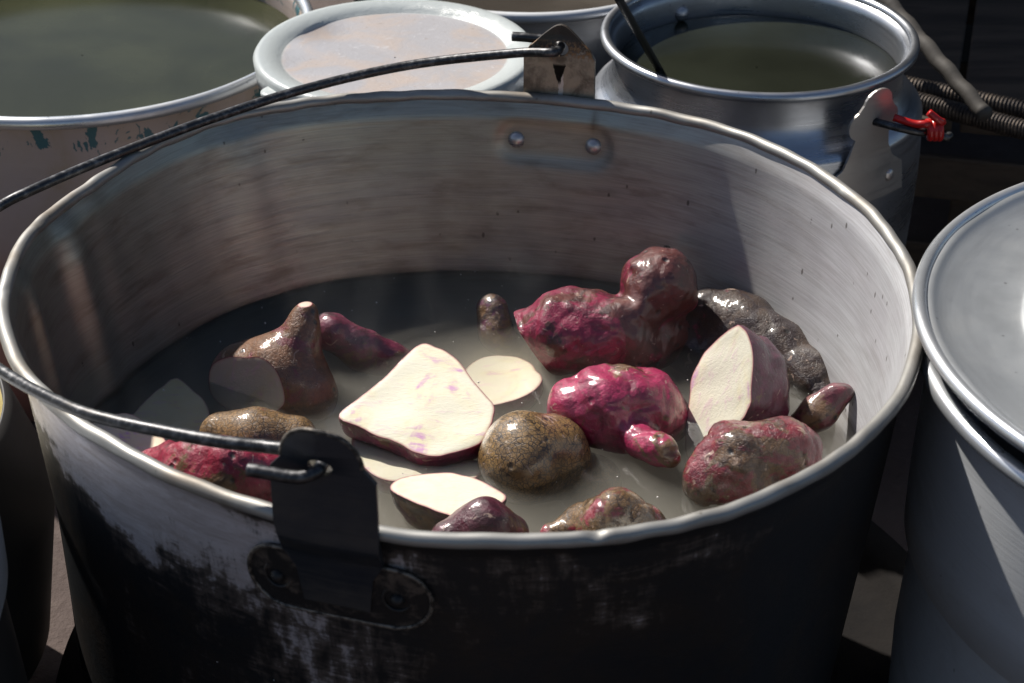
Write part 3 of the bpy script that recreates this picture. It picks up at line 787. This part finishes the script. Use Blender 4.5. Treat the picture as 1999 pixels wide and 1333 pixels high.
blob('sweet_potato', 'pink and russet sweet potato half hidden by the front rim, right of the oval slice', [[(1075, 1038, -.114, 24), (1140, 1018, -.110, 36), (1200, 1022, -.1, 58), (1262, 1032, -.106, 46)]],
     skin('pink russet skin', .42, .3, 14, .8, hue=(.28, .02, .045), brown=(.18, .10, .038)), k=.010, amp2=.001, fold=.001, dents=[(1160, 985, -.09, 10, .002)], group=G)
blob('sweet_potato', 'brown skinned cut half with a narrow neck sticking up, left side of the pot',
     [[(478, 738, -.115, 72), (550, 738, -.112, 80), (602, 775, -.120, 56)], [(568, 700, -.1, 46), (592, 655, -.086, 28), (598, 612, -.074, 24)]],
     skin('brown red skin', .34, .3, 15, .3, hue=(.20, .03, .035), brown=(.17, .07, .025)), k=.013, cuts=[(528, 740, -.1, (-.50, -.8, .18)), (598, 600, -.0675, (-.05, .1, 1))], amp=.0008, amp2=.0005, fl=F_SHADE, group=G)
blob('sweet_potato', 'purple sweet potato sinking to the right behind the brown cut half', [[(648, 648, -.102, 42), (700, 678, -.113, 31), (765, 700, -.122, 24), (830, 710, -.13, 22)]],
     skin('dim purple skin', .75, .6, 16, hue=(.20, .02, .06)), k=.01, amp2=.001, group=G)
blob('sweet_potato', 'long light brown sweet potato lying behind the wire handle at left', [[(432, 848, -.106, 42), (500, 852, -.102, 50), (572, 858, -.104, 46)]],
     skin('light brown skin', .0, .05, 17, .8, brown=(.24, .135, .048)), k=.012, amp=.0006, amp2=.0003, group=G)
blob('sweet_potato', 'crimson wrinkled sweet potato just inside the front left rim', [[(288, 914, -.102, 34), (335, 914, -.098, 48), (390, 920, -.09, 60), (445, 915, -.085, 60), (500, 930, -.090, 60)], [(440, 985, -.105, 50)]],
     skin('crimson skin', .95, .35, 18, hue=(.38, .016, .055)), k=.009, amp=.0012, amp2=.0011, fold=.0008, dents=[(420, 925, -.075, 16, .004), (480, 960, -.075, 12, .003), (350, 920, -.08, 14, .002)], group=G)
slab('sweet_potato', 'dim submerged slice far left, behind the light brown sweet potato',
     [(345, 738), (385, 768), (407, 800), (402, 840), (350, 860), (290, 860), (250, 830), (280, 785), (315, 755)],
     (340, 790, -.1205), (.05, -.1, 1), .02, skin('purple skin h', .7, .4, 19, hue=(.2, .02, .05)), flesh('yellowed flesh', .1, 9, (.84, .70, .44)), G)
slab('sweet_potato', 'grey pink slice in the shadow of the left wall with one sunlit tip',
     [(135, 850), (180, 825), (240, 806), (290, 828), (326, 862), (322, 892), (300, 925), (240, 935), (180, 905)],
     (240, 852, -.098), (.02, -.15, 1), .02, skin('purple skin i', .7, .4, 20, hue=(.2, .02, .05)), flesh('pink grey flesh', .6, 5, (.78, .62, .46)), G)
slab('sweet_potato', 'small pinkish peeled piece between crimson sweet potato and black bracket',
     [(448, 875), (500, 874), (556, 888), (575, 915), (560, 945), (520, 925), (480, 905)],
     (510, 900, -.085), (.1, -.35, .9), .02, skin('purple skin j', .9, .4, 21), flesh('pink flesh', .9, 7, (.62, .38, .40)), G)

def specks():
    bm = bmesh.new(); r = random.Random(4)
    for i in range(200):
        th = r.uniform(0, 2 * pi); q = sqrt(r.random()) * .225; s_ = r.choice((.00028, .00035, .0005, .0007))
        bmesh.ops.create_icosphere(bm, subdivisions=1, radius=s_, matrix=Matrix.Translation((q * cos(th), q * sin(th), WATER + .0001)))
    n = NT('starch foam'); m = n.pbr((.75, .73, .68), .4)
    o = obj('foam_specks', bm, m); tag(o, 'tiny starch specks floating on the cloudy water', 'foam', kind='stuff')
specks()

def steam():
    n = NT('steam')
    a = n.noise(n.co((1, 1, .55), (0, .3, 0)), 13, 4, .6, 1.6); b = n.noise(n.co((1, 1, .7), (5, 0, 0)), 5, 2, .5)
    z = n.sep()[2]
    d = n.math('MULTIPLY', n.math('MULTIPLY', n.step(a, .50, .74), n.step(b, .42, .62)), n.step(z, WATER, .06, 1., .15))
    v = n.n('ShaderNodeVolumePrincipled'); v.inputs['Color'].default_value = (.95, .95, .95, 1); v.inputs['Anisotropy'].default_value = .3
    n.set(v.inputs['Density'], n.math('MULTIPLY', d, 1.4)); n.t.links.new(v.outputs[0], n.out.inputs['Volume'])
    zs = [WATER + .0006, WATER + .03, -.04, -.012, .02, .06]
    SEG = 72; vs = []; fs = []
    for k in range(SEG):
        th = 2 * pi * k / SEG
        for z_ in zs: q = (wallr(th, min(z_, -.012)) - .006) * (1 if z_ < 0 else .93); vs.append((q * cos(th), q * sin(th), z_))
    nz = len(zs); vs += [(0, 0, zs[0]), (0, 0, zs[-1])]
    for k in range(SEG):
        a_ = k * nz; b_ = ((k + 1) % SEG) * nz
        for i in range(nz - 1): fs.append((a_ + i, b_ + i, b_ + i + 1, a_ + i + 1))
        fs.append((a_, len(vs) - 2, b_)); fs.append((a_ + nz - 1, b_ + nz - 1, len(vs) - 1))
    o = obj('steam', mesh('steam', vs, fs), n.m, smooth=False); tag(o, 'thin steam drifting over the hot water in the big pot', 'steam', kind='stuff')
steam()

# ================================================================ POTS AROUND
def murky(name, col, rough=.06, spec=.5):
    n = NT(name); a = n.noise(n.co(), 9, 4, .5, .3); h = n.noise(n.co(), 22, 2, .5)
    return n.pbr(n.mix(n.step(a, .3, .7), tuple(x * .75 for x in col), tuple(x * 1.25 for x in col)), rough, 0, n.bump(h, .12, .0015), spec)
def disc_top(name, c, r, z, mat, label=None):
    vs, fs = lathe([(r, z), (r * .66, z), (r * .33, z), (.0008, z)], (c[0], c[1], 0), 96)
    o = obj(name, mesh(name, vs, fs), mat); tag(o, kind='structure'); return o

# left back pot, flaking green paint
def painted_pot():
    n = NT('pot wall with flaking green paint')
    big = n.noise(n.co(), 11, 6, .6, .5); fl = n.noise(n.co((1, 1, .55), (3, 1, 0)), 26, 6, .62, .9); st = n.noise(n.co((10, 10, 260)), 1., 5, .6)
    z = n.sep()[2]
    c = n.mix(n.step(big, .35, .65), (.44, .36, .33), (.36, .27, .16))
    c = n.mix(n.step(z, .19, .12), c, (.42, .22, .19))
    t = n.math('ADD', fl, n.step(z, .245, .268, 0, .12))
    g = n.step(t, .665, .68)
    c = n.mix(g, c, (.05, .13, .15))
    m = n.pbr(c, .42, n.math('MULTIPLY', n.math('SUBTRACT', 1., g), .15), n.bump(st, .3, .001))
    return m
def potA():
    c = (-.306, .483); r = .175; zt = -.05
    root = empty('stock_pot', (c[0], c[1], GROUND)); tag(root, 'wide pot with flaking green paint and olive water behind the left rim', 'pot')
    z0 = zt - 0
    prof = [(r, z0), (r - .002, z0 - .006), (r - .001, z0 - .03), (r - .004, z0 - .12), (r - .012, z0 - .2), (r - .04, GROUND + .004), (r - .07, GROUND)]
    inn = [(q - .0025, z) for q, z in prof[:5]] + [(r - .045, GROUND + .008), (.001, GROUND + .008)]
    vs, fs = lathe(prof[::-1] + inn, (c[0], c[1], 0), 160)
    vs = [(x - c[0], y - c[1], z - GROUND - .0) for x, y, z in vs]
    o = bpy.data.objects.new('body', mesh('body', vs, fs)); COL.objects.link(o); o.data.materials.append(painted_pot()); o.data.shade_smooth(); o.parent = root
    vs, fs = ring((c[0], c[1], z0), r + .001, .0048, 160); obj('rim', mesh('rim', vs, fs), M['alu'], root)
    disc_top('water', c, r - .0035, z0 - .022, murky('olive water', (.036, .038, .020), .16, .15))
potA()

def tub():
    c = (-.056, .357); z = -.016; r = .0985
    root = empty('plastic_tub', (c[0], c[1], GROUND)); tag(root, 'tub with milky translucent plastic lid behind the big pot', 'tub')
    n = NT('milky plastic lid')
    a = n.noise(n.co(), 26, 5, .6, .7); b = n.noise(n.co(), 90, 5, .7)
    x = n.n('ShaderNodeVectorMath', operation='LENGTH'); mp = n.co((1, 1, 0), (-c[0], -c[1], 0)); n.t.links.new(mp, x.inputs[0])
    inner = n.step(x.outputs['Value'], .078, .081, 1, 0)
    cen = n.mix(n.step(a, .38, .64), (.38, .37, .385), (.44, .375, .34)); cen = n.mix(n.math('MULTIPLY', n.step(b, .62, .75), .3), cen, (.50, .40, .27))
    wv = n.noise(n.co((1, 1, 1), (3, 3, 3)), 60, 6, .75, 2.5); cen = n.mix(n.math('MULTIPLY', n.step(wv, .60, .66), .45), cen, (.62, .62, .64)); cen = n.mix(n.math('MULTIPLY', n.step(n.noise(n.co(), 210, 4, .7), .64, .7), .5), cen, (.2, .15, .11))
    col = n.mix(inner, (.43, .46, .46), cen)
    m = n.pbr(col, .3, 0, n.bump(n.math('ADD', a, n.math('MULTIPLY', wv, .8)), .4, .0015), .35, Subsurface_Weight=0.)
    prof = [(r - .003, z - .016), (r - .0005, z - .016), (r, z - .010), (r + .001, z - .002), (r - .001, z + .001), (r - .004, z + .001), (r - .0165, z - .0015), (r - .0178, z - .0035), (r - .0195, z - .0038), (r * .5, z - .0045), (.0008, z - .005)]
    vs, fs = lathe(prof, (c[0], c[1], 0), 160); V = np.array(vs); V[:, 2] += .0008 * wnoise(V * [1, 1, 0], 77, .06) * (np.hypot(V[:, 0] - c[0], V[:, 1] - c[1]) < .08)
    lid = obj('lid', mesh('lid', V, fs), m, root)
    an = radians(216); tp = np.array([c[0] + (r + .002) * cos(an), c[1] + (r + .002) * sin(an), z - .006])
    ol = [(.007 * cos(a), .0075 * sin(a)) for a in np.linspace(0, 2 * pi, 20, endpoint=False)]
    vs, fs = sheet(ol, [], lambda u, v: (tp + np.array([u * -sin(an) + v * cos(an), u * cos(an) + v * sin(an), -.15 * v]), np.array([0, 0, 1.])), .0016, .003)
    obj('pull_tab', mesh('pull_tab', vs, fs), m, root)
    n2 = NT('white plastic tub'); m2 = n2.pbr((.55, .56, .55), .35)
    prof = [(r - .05, GROUND), (r - .03, GROUND + .003), (r - .006, z - .03), (r - .0035, z - .012), (r - .0035, z - .006)]
    vs, fs = lathe(prof, (c[0], c[1], 0), 96); obj('body', mesh('body', vs, fs), m2, root)
tub()

def back_pot():
    c = (.041, .585); r = .13; z = -.03
    root = empty('aluminium_pot', (c[0], c[1], GROUND)); tag(root, 'aluminium pot at the top edge between plastic lid and narrow-necked pail', 'pot')
    prof = [(r, z), (r - .003, z - .006), (r - .002, z - .02), (r - .006, z - .1), (r - .008, GROUND + .02), (r - .025, GROUND)]
    vs, fs = lathe(prof[::-1] + [(q - .003, zz) for q, zz in prof[:4]] + [(r - .01, GROUND + .02), (.001, GROUND + .02)], (c[0], c[1], 0), 128)
    obj('body', mesh('body', vs, fs), M['alu'], root)
    vs, fs = ring((c[0], c[1], z), r + .001, .0042, 128); obj('rim', mesh('rim', vs, fs), M['alu_dull'], root)
    disc_top('water', c, r - .004, z - .035, murky('grey water', (.07, .06, .05)))
back_pot()

def pail():
    c = (.201, .364); z = -.008; r = .107
    root = empty('aluminium_pail', (c[0], c[1], GROUND)); tag(root, 'aluminium pail with narrow neck, scalloped handle ear and red strap', 'pail')
    rb = r + .012
    prof = [(r + .001, z), (r - .004, z - .006), (r - .0045, z - .02), (r - .003, z - .028), (r + .002, z - .036), (rb - .002, z - .044), (rb, z - .054), (rb + .001, z - .1), (rb - .004, z - .2), (rb - .01, GROUND + .02), (rb - .02, GROUND)]
    pc = [tuple(q) for q in catmull(prof, 6)]
    inn = [(q - .002, zz) for q, zz in pc]
    vs, fs = lathe(pc[::-1] + inn[:-8] + [(.001, GROUND + .015)], (c[0], c[1], 0), 160)
    obj('body', mesh('body', vs, fs), M['alu_pail'], root)
    vs, fs = ring((c[0], c[1], z), r + .0015, .0036, 160); obj('rim', mesh('rim', vs, fs), M['alu_pail'], root)
    disc_top('water', c, r - .0065, z - .024, murky('dark green water', (.017, .019, .013), .14, .3))
    # ear plate: riveted on the body, standing off the neck; found at the right front
    ac = radians(-57)
    def fn(u, v):
        th = ac + u / rb; rr = rb + .0022 + max(0, v + .045) * .10
        return np.array([c[0] + rr * cos(th), c[1] + rr * sin(th), z + v]), np.array([cos(th), sin(th), 0])
    def lob(cx, cy, R, a0, a1, k=10): return [(cx + R * cos(a), cy + R * sin(a)) for a in np.linspace(a0, a1, k)]
    ol = [(-.050, -.082), (.040, -.082), (.036, -.06), (.022, -.050), (.0165, -.040)] + lob(.009, -.020, .0115, -1.1, 1.05, 9) + lob(0, -.006, .0115, .1, pi - .1, 11) + lob(-.009, -.020, .0115, pi - 1.05, pi + 1.1, 9) + [(-.0165, -.040), (-.021, -.052), (-.040, -.066)]
    hole = [(.003 * cos(a), -.019 + .003 * sin(a)) for a in np.linspace(0, 2 * pi, 12, endpoint=False)]
    vs, fs = sheet(ol, [hole], fn, .0018, .003)
    obj('handle_ear', mesh('handle_ear', vs, fs), M['ear'], root, smooth=False)
    for (u, v) in ((.022, -.066), (-.03, -.075)):
        p, nn = fn(u, v); tt = np.array([-nn[1], nn[0], 0]); v3 = []; f3 = []
        for i in range(6):
            a = pi / 2 * i / 5
            for k in range(16): b = 2 * pi * k / 16; v3.append(p + .0048 * (cos(a) * (cos(b) * tt + sin(b) * np.array([0, 0, 1.])) + .6 * sin(a) * nn))
        for i in range(5):
            for k in range(16): f3.append((i * 16 + k, i * 16 + (k + 1) % 16, (i + 1) * 16 + (k + 1) % 16, (i + 1) * 16 + k))
        obj('rivet', mesh('rivet', v3, f3), M['rivet'], root)
    # inner rivet seen at the left of the neck wall
    th = radians(118); p = np.array([c[0] + (r - .0065) * cos(th), c[1] + (r - .0065) * sin(th), z - .018]); nn = -np.array([cos(th), sin(th), 0]); tt = np.array([-nn[1], nn[0], 0]); v3 = []; f3 = []
    for i in range(6):
        a = pi / 2 * i / 5
        for k in range(16): b = 2 * pi * k / 16; v3.append(p + .006 * (cos(a) * (cos(b) * tt + sin(b) * np.array([0, 0, 1.])) + .8 * sin(a) * nn))
    for i in range(5):
        for k in range(16): f3.append((i * 16 + k, i * 16 + (k + 1) % 16, (i + 1) * 16 + (k + 1) % 16, (i + 1) * 16 + k))
    obj('rivet', mesh('rivet', v3, f3), M['rivet'], root)
    # wire bail hanging away to the right, with a red strap tied round its bend
    p, nn = fn(0, -.019); R3 = np.array([1., 0, 0]); B3 = np.array([0, 1., 0])
    path = [p - nn * .006, p + nn * .001, p + nn * .006 + R3 * .003, p + nn * .009 + R3 * .012 + np.array([0, 0, -.002]), p + nn * .008 + R3 * .026 + np.array([0, 0, -.005]), p + nn * .004 + R3 * .036 + B3 * .004 + np.array([0, 0, -.007]),
            p + R3 * .042 + np.array([0, 0, -.009]), p + R3 * .049 + np.array([0, 0, -.012]), p + R3 * .052 + B3 * .004 + np.array([0, 0, -.012])]
    vs, fs = tube(catmull(path, 8), .0027, 12); obj('bail_handle', mesh('bail_handle', vs, fs), M['wire'], root)
    n = NT('red plastic strap'); a = n.noise(n.co(), 200, 4); red = n.pbr(n.mix(a, (.55, .02, .015), (.35, .01, .012)), .28, 0, n.bump(a, .3, .001), .5)
    q = p + nn * .006 + R3 * .036 + np.array([0, 0, -.004])
    coil = []
    for i in range(64):
        t = i / 63; an = t * 2 * pi * 3.2
        coil.append(q + R3 * (t - .5) * .010 + np.array([0, cos(an) * .0052, sin(an) * .0052]))
    loop = [p + nn * .003 + R3 * .010 + np.array([0, 0, .004]), q - R3 * .015 + np.array([0, -.001, .005]), q - R3 * .006 + np.array([0, -.004, .006]), coil[0]]
    path = catmull(loop, 6) + coil + catmull([coil[-1], q + R3 * .002 + np.array([0, -.004, .008]), q - R3 * .006 + np.array([0, -.003, .014])], 6)
    vs, fs = tube(path, .0026, 10); st = obj('plastic_strap', mesh('plastic_strap', vs, fs), red)
    tag(st, 'red plastic strap knotted round the wire handle of the narrow-necked pail', 'strap')
    # black stick standing in the pail
    n = NT('black plastic rod'); bk = n.pbr((.012, .013, .018), .4)
    a0 = P(1286, 134, -.033); a1 = P(1208, -2, .05); d = a1 - a0
    vs, fs = tube([a0 - d * .3, a0, a1, a1 + d * .12], [.0028, .0028, .003, .003], 12); s_ = obj('rod', mesh('rod', vs, fs), bk); tag(s_, 'black rod leaning in the narrow-necked pail of dark water', 'rod')
M['ear'] = metal('grey ear metal', (.42, .40, .38), (.25, .22, .2), .42, .2, .3, 41)
pail()

def right_pot():
    c = (.436, -.086); r = .193; z = -.008
    root = empty('stock_pot', (c[0], c[1], GROUND)); tag(root, 'aluminium pot at the right edge, under a shallow lid', 'pot')
    prof = [(r + .002, z), (r - .001, z - .006), (r - .001, z - .03), (r + .001, z - .09), (r + .001, z - .118), (r - .005, z - .122), (r - .005, z - .126), (r - .001, z - .20), (r - .003, GROUND + .02), (r - .012, GROUND)]
    vs, fs = lathe(prof[::-1] + [(q - .002, zz) for q, zz in prof[:4]], (c[0], c[1], 0), 200)
    obj('body', mesh('body', vs, fs), M['alu_dull'], root)
    vs, fs = ring((c[0], c[1], z), r + .003, .005, 200); obj('rim', mesh('rim', vs, fs), M['alu'], root)
    lc = (.434, -.088); lr = .1985; lz = .014
    l = empty('pot_lid', (lc[0], lc[1], lz)); tag(l, 'wide shallow aluminium lid on the right edge pot', 'lid')
    prof = [(lr - .012, lz - .010), (lr - .003, lz - .004), (lr, lz), (lr - .006, lz + .001), (lr - .012, lz - .002), (lr - .03, lz - .006), (lr - .05, lz - .007), (lr - .056, lz - .004), (lr - .066, lz + .008), (lr - .078, lz + .014), (lr - .11, lz + .017), (.05, lz + .021), (.001, lz + .022)]
    pc = [tuple(q) for q in catmull(prof, 5)]
    vs, fs = lathe(pc, (lc[0], lc[1], 0), 220)
    V = np.array(vs); V[:, 2] += .0006 * wnoise(V * [1, 1, 0], 5, .08)
    obj('plate', mesh('plate', V, fs), M['alu_lid'], l)
    vs, fs = ring((lc[0], lc[1], lz), lr, .0038, 220); obj('edge', mesh('edge', vs, fs), M['alu'], l)
right_pot()

def left_edge_things():
    c = (-.391, -.189); r = .167; z = -.06
    root = empty('soup_pot', (c[0], c[1], GROUND)); tag(root, 'grey pot rim barely showing at the left edge, below the handle', 'pot')
    prof = [(r - .03, z + .012), (r - .01, z + .009), (r - .001, z + .002), (r, z - .004), (r - .004, z - .03), (r + .002, z - .12), (r + .010, GROUND + .03), (r + .006, GROUND)]
    n = NT('dark pot body'); a = n.noise(n.co(), 40, 5); m = n.pbr(n.mix(a, (.02, .02, .022), (.05, .045, .04)), .55)  # body colour darkened to stand for the shade on it
    pb = [tuple(q) for q in catmull(prof[3:][::-1], 4)]
    vs, fs = lathe(pb, (c[0], c[1], 0), 160); obj('body', mesh('body', vs, fs), m, root)
    vs, fs = lathe([(r - .001, z - .034), (r + .001, z - .028), (r + .001, z - .006), (r - .001, z + .002), (r - .01, z + .009), (r - .03, z + .012), (.001, z + .014)], (c[0], c[1], 0), 160)
    obj('lid', mesh('lid', vs, fs), M['alu_dull'], root)
    q = P(2, 850, -.10); c = (q[0] - .144, q[1] + .02)
    root = empty('dark_pot', (c[0], c[1], GROUND)); tag(root, 'dark pot holding yellow food, just a sliver at the left edge above the grey pot', 'pot')
    n = NT('dark pot body'); a = n.noise(n.co(), 40, 5); m = n.pbr(n.mix(a, (.02, .02, .022), (.05, .045, .04)), .55)  # one dark tone over the whole body
    prof = [(.09, GROUND), (.112, GROUND + .01), (.145, GROUND + .06), (.160, -.17), (.142, -.115), (.138, -.107), (.1365, -.107), (.1355, -.115)]
    vs, fs = lathe(prof, (c[0], c[1], 0), 100); obj('body', mesh('body', vs, fs), m, root)
    n = NT('yellow mash'); a = n.noise(n.co(), 60, 5); m = n.pbr(n.mix(a, (.50, .42, .16), (.34, .26, .08)), .35, 0, n.bump(a, .6, .004))
    vs, fs = lathe([(.1362, -.112), (.10, -.108), (.05, -.106), (.001, -.105)], (c[0], c[1], 0), 100)
    o = obj('yellow_mash', mesh('yellow_mash', vs, fs), m); tag(o, 'yellow mash filling the dark pot at the left edge', 'mash')
left_edge_things()

# ================================================================ THE DARK CORNER BEHIND
def box(name, lo, hi, mat, parent=None, bev=.003, rot=0, piv=None):
    bm = bmesh.new(); bmesh.ops.create_cube(bm, size=1)
    lo = Vector(lo); hi = Vector(hi); c = (lo + hi) / 2; d = hi - lo
    for v in bm.verts: v.co = Vector((v.co.x * d.x, v.co.y * d.y, v.co.z * d.z)) + c
    bmesh.ops.bevel(bm, geom=bm.edges[:], offset=bev, segments=2, profile=.6, affect='EDGES')
    if rot:
        bmesh.ops.rotate(bm, verts=bm.verts, cent=Vector(piv or c), matrix=Matrix.Rotation(rot, 3, 'Z'))
    return obj(name, bm, mat, parent, smooth=False)
def corner():
    n = NT('old wood'); a = n.noise(n.co((6, 40, 40)), 1.2, 6, .65, .4); b = n.noise(n.co(), 18, 5, .6)
    wood = n.pbr(n.mix(n.step(a, .35, .65), (.075, .052, .036), (.03, .021, .015)), .75, 0, n.bump(a, .6, .002))
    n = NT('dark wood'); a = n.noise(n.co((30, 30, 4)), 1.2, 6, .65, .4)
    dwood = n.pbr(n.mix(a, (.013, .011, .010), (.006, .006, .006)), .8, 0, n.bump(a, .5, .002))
    n = NT('black tarp'); a = n.noise(n.co(), 9, 5, .6, .5); tarp = n.pbr(n.mix(a, (.010, .010, .012), (.018, .017, .018)), .6, 0, n.bump(a, .8, .01))
    # slatted wooden crate
    cx, cy_ = .50, .60; W = .17; zt = -.12
    root = empty('wooden_crate', (cx, cy_, GROUND)); tag(root, 'slatted wooden crate in the shade behind the right edge lid', 'crate')
    piv = (cx, cy_, 0); ro = radians(-14)
    for sx in (-1, 1):
        for sy in (-1, 1):
            box('post', (cx + sx * W - .014, cy_ + sy * W - .014, GROUND), (cx + sx * W + .014, cy_ + sy * W + .014, zt - .002), wood, root, rot=ro, piv=piv)
    for zz in (zt - .035, zt - .11):
        for sy in (-1, 1):
            box('slat', (cx - W - .004, cy_ + sy * (W + .019) - .004, zz - .018), (cx + W + .004, cy_ + sy * (W + .019) + .004, zz + .018), wood, root, .002, ro, piv)
        for sx in (-1, 1):
            box('slat', (cx + sx * (W + .019) - .004, cy_ - W, zz - .018), (cx + sx * (W + .019) + .004, cy_ + W, zz + .018), wood, root, .002, ro, piv)
    for i in range(4):
        x0 = cx - W - .01 + i * (2 * W + .02) / 4
        box('top_board', (x0 + .002, cy_ - W - .012, zt), (x0 + (2 * W + .02) / 4 - .004, cy_ + W + .012, zt + .009), wood, root, .002, ro, piv)
    for i in range(5):
        x0 = cx - W + .02 + i * .062
        box('stave', (x0, cy_ - W - .008, GROUND + .01), (x0 + .03, cy_ - W + .0, zt - .05), wood, root, .002, ro, piv)
    # ribbed reinforcing bars on top
    n = NT('rusty ribbed bar'); a = n.noise(n.co(), 120, 5, .7); bar = n.pbr(n.mix(n.step(a, .45, .65), (.05, .04, .035), (.11, .085, .065)), .6, .5, n.bump(a, .5, .001))
    for i, (p1, p2, lab) in enumerate((((1760, 165), (2080, 232), 'upper ribbed iron bar lying over the crate'), ((1790, 198), (2080, 275), 'lower ribbed iron bar lying over the crate'))):
        a_ = P(*p1, -.095); b_ = P(*p2, -.095); N = 260; pts = [a_ + (b_ - a_) * k / N for k in range(N + 1)]
        rads = [.0068 + .0011 * (1 if (k % 6) < 2 else 0) for k in range(N + 1)]
        vs, fs = tube(pts, rads, 12); o = obj('iron_bar', mesh('iron_bar', vs, fs), bar); tag(o, lab, 'iron bar', 'ribbed iron bars over the crate')
    a_ = P(1765, 40, -.04); b_ = P(1925, 225, -.08)
    n = NT('grey stick'); a = n.noise(n.co((1, 1, 1)), 60, 5, .6); stk = n.pbr(n.mix(a, (.085, .075, .065), (.04, .035, .03)), .7, 0, n.bump(a, .5, .001))
    vs, fs = tube([a_ + (b_ - a_) * k / 20 + np.array([0, 0, .001 * sin(k * 1.3)]) for k in range(-8, 21)], .006, 12); o = obj('stick', mesh('stick', vs, fs), stk); tag(o, 'thin grey stick slanting down onto the ribbed iron bars', 'stick')
    # dark post and black tarp covered stack filling the corner
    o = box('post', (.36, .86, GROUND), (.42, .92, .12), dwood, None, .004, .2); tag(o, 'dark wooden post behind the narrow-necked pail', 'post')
    # tall dark block added behind, mostly out of frame, to shade the corner
    o = box('shade_block', (-.14, 1.02, GROUND), (1.6, 1.5, 1.35), dwood, None, .01); tag(o, 'tall dark block added at the back to shade the corner', 'shade block')
corner()
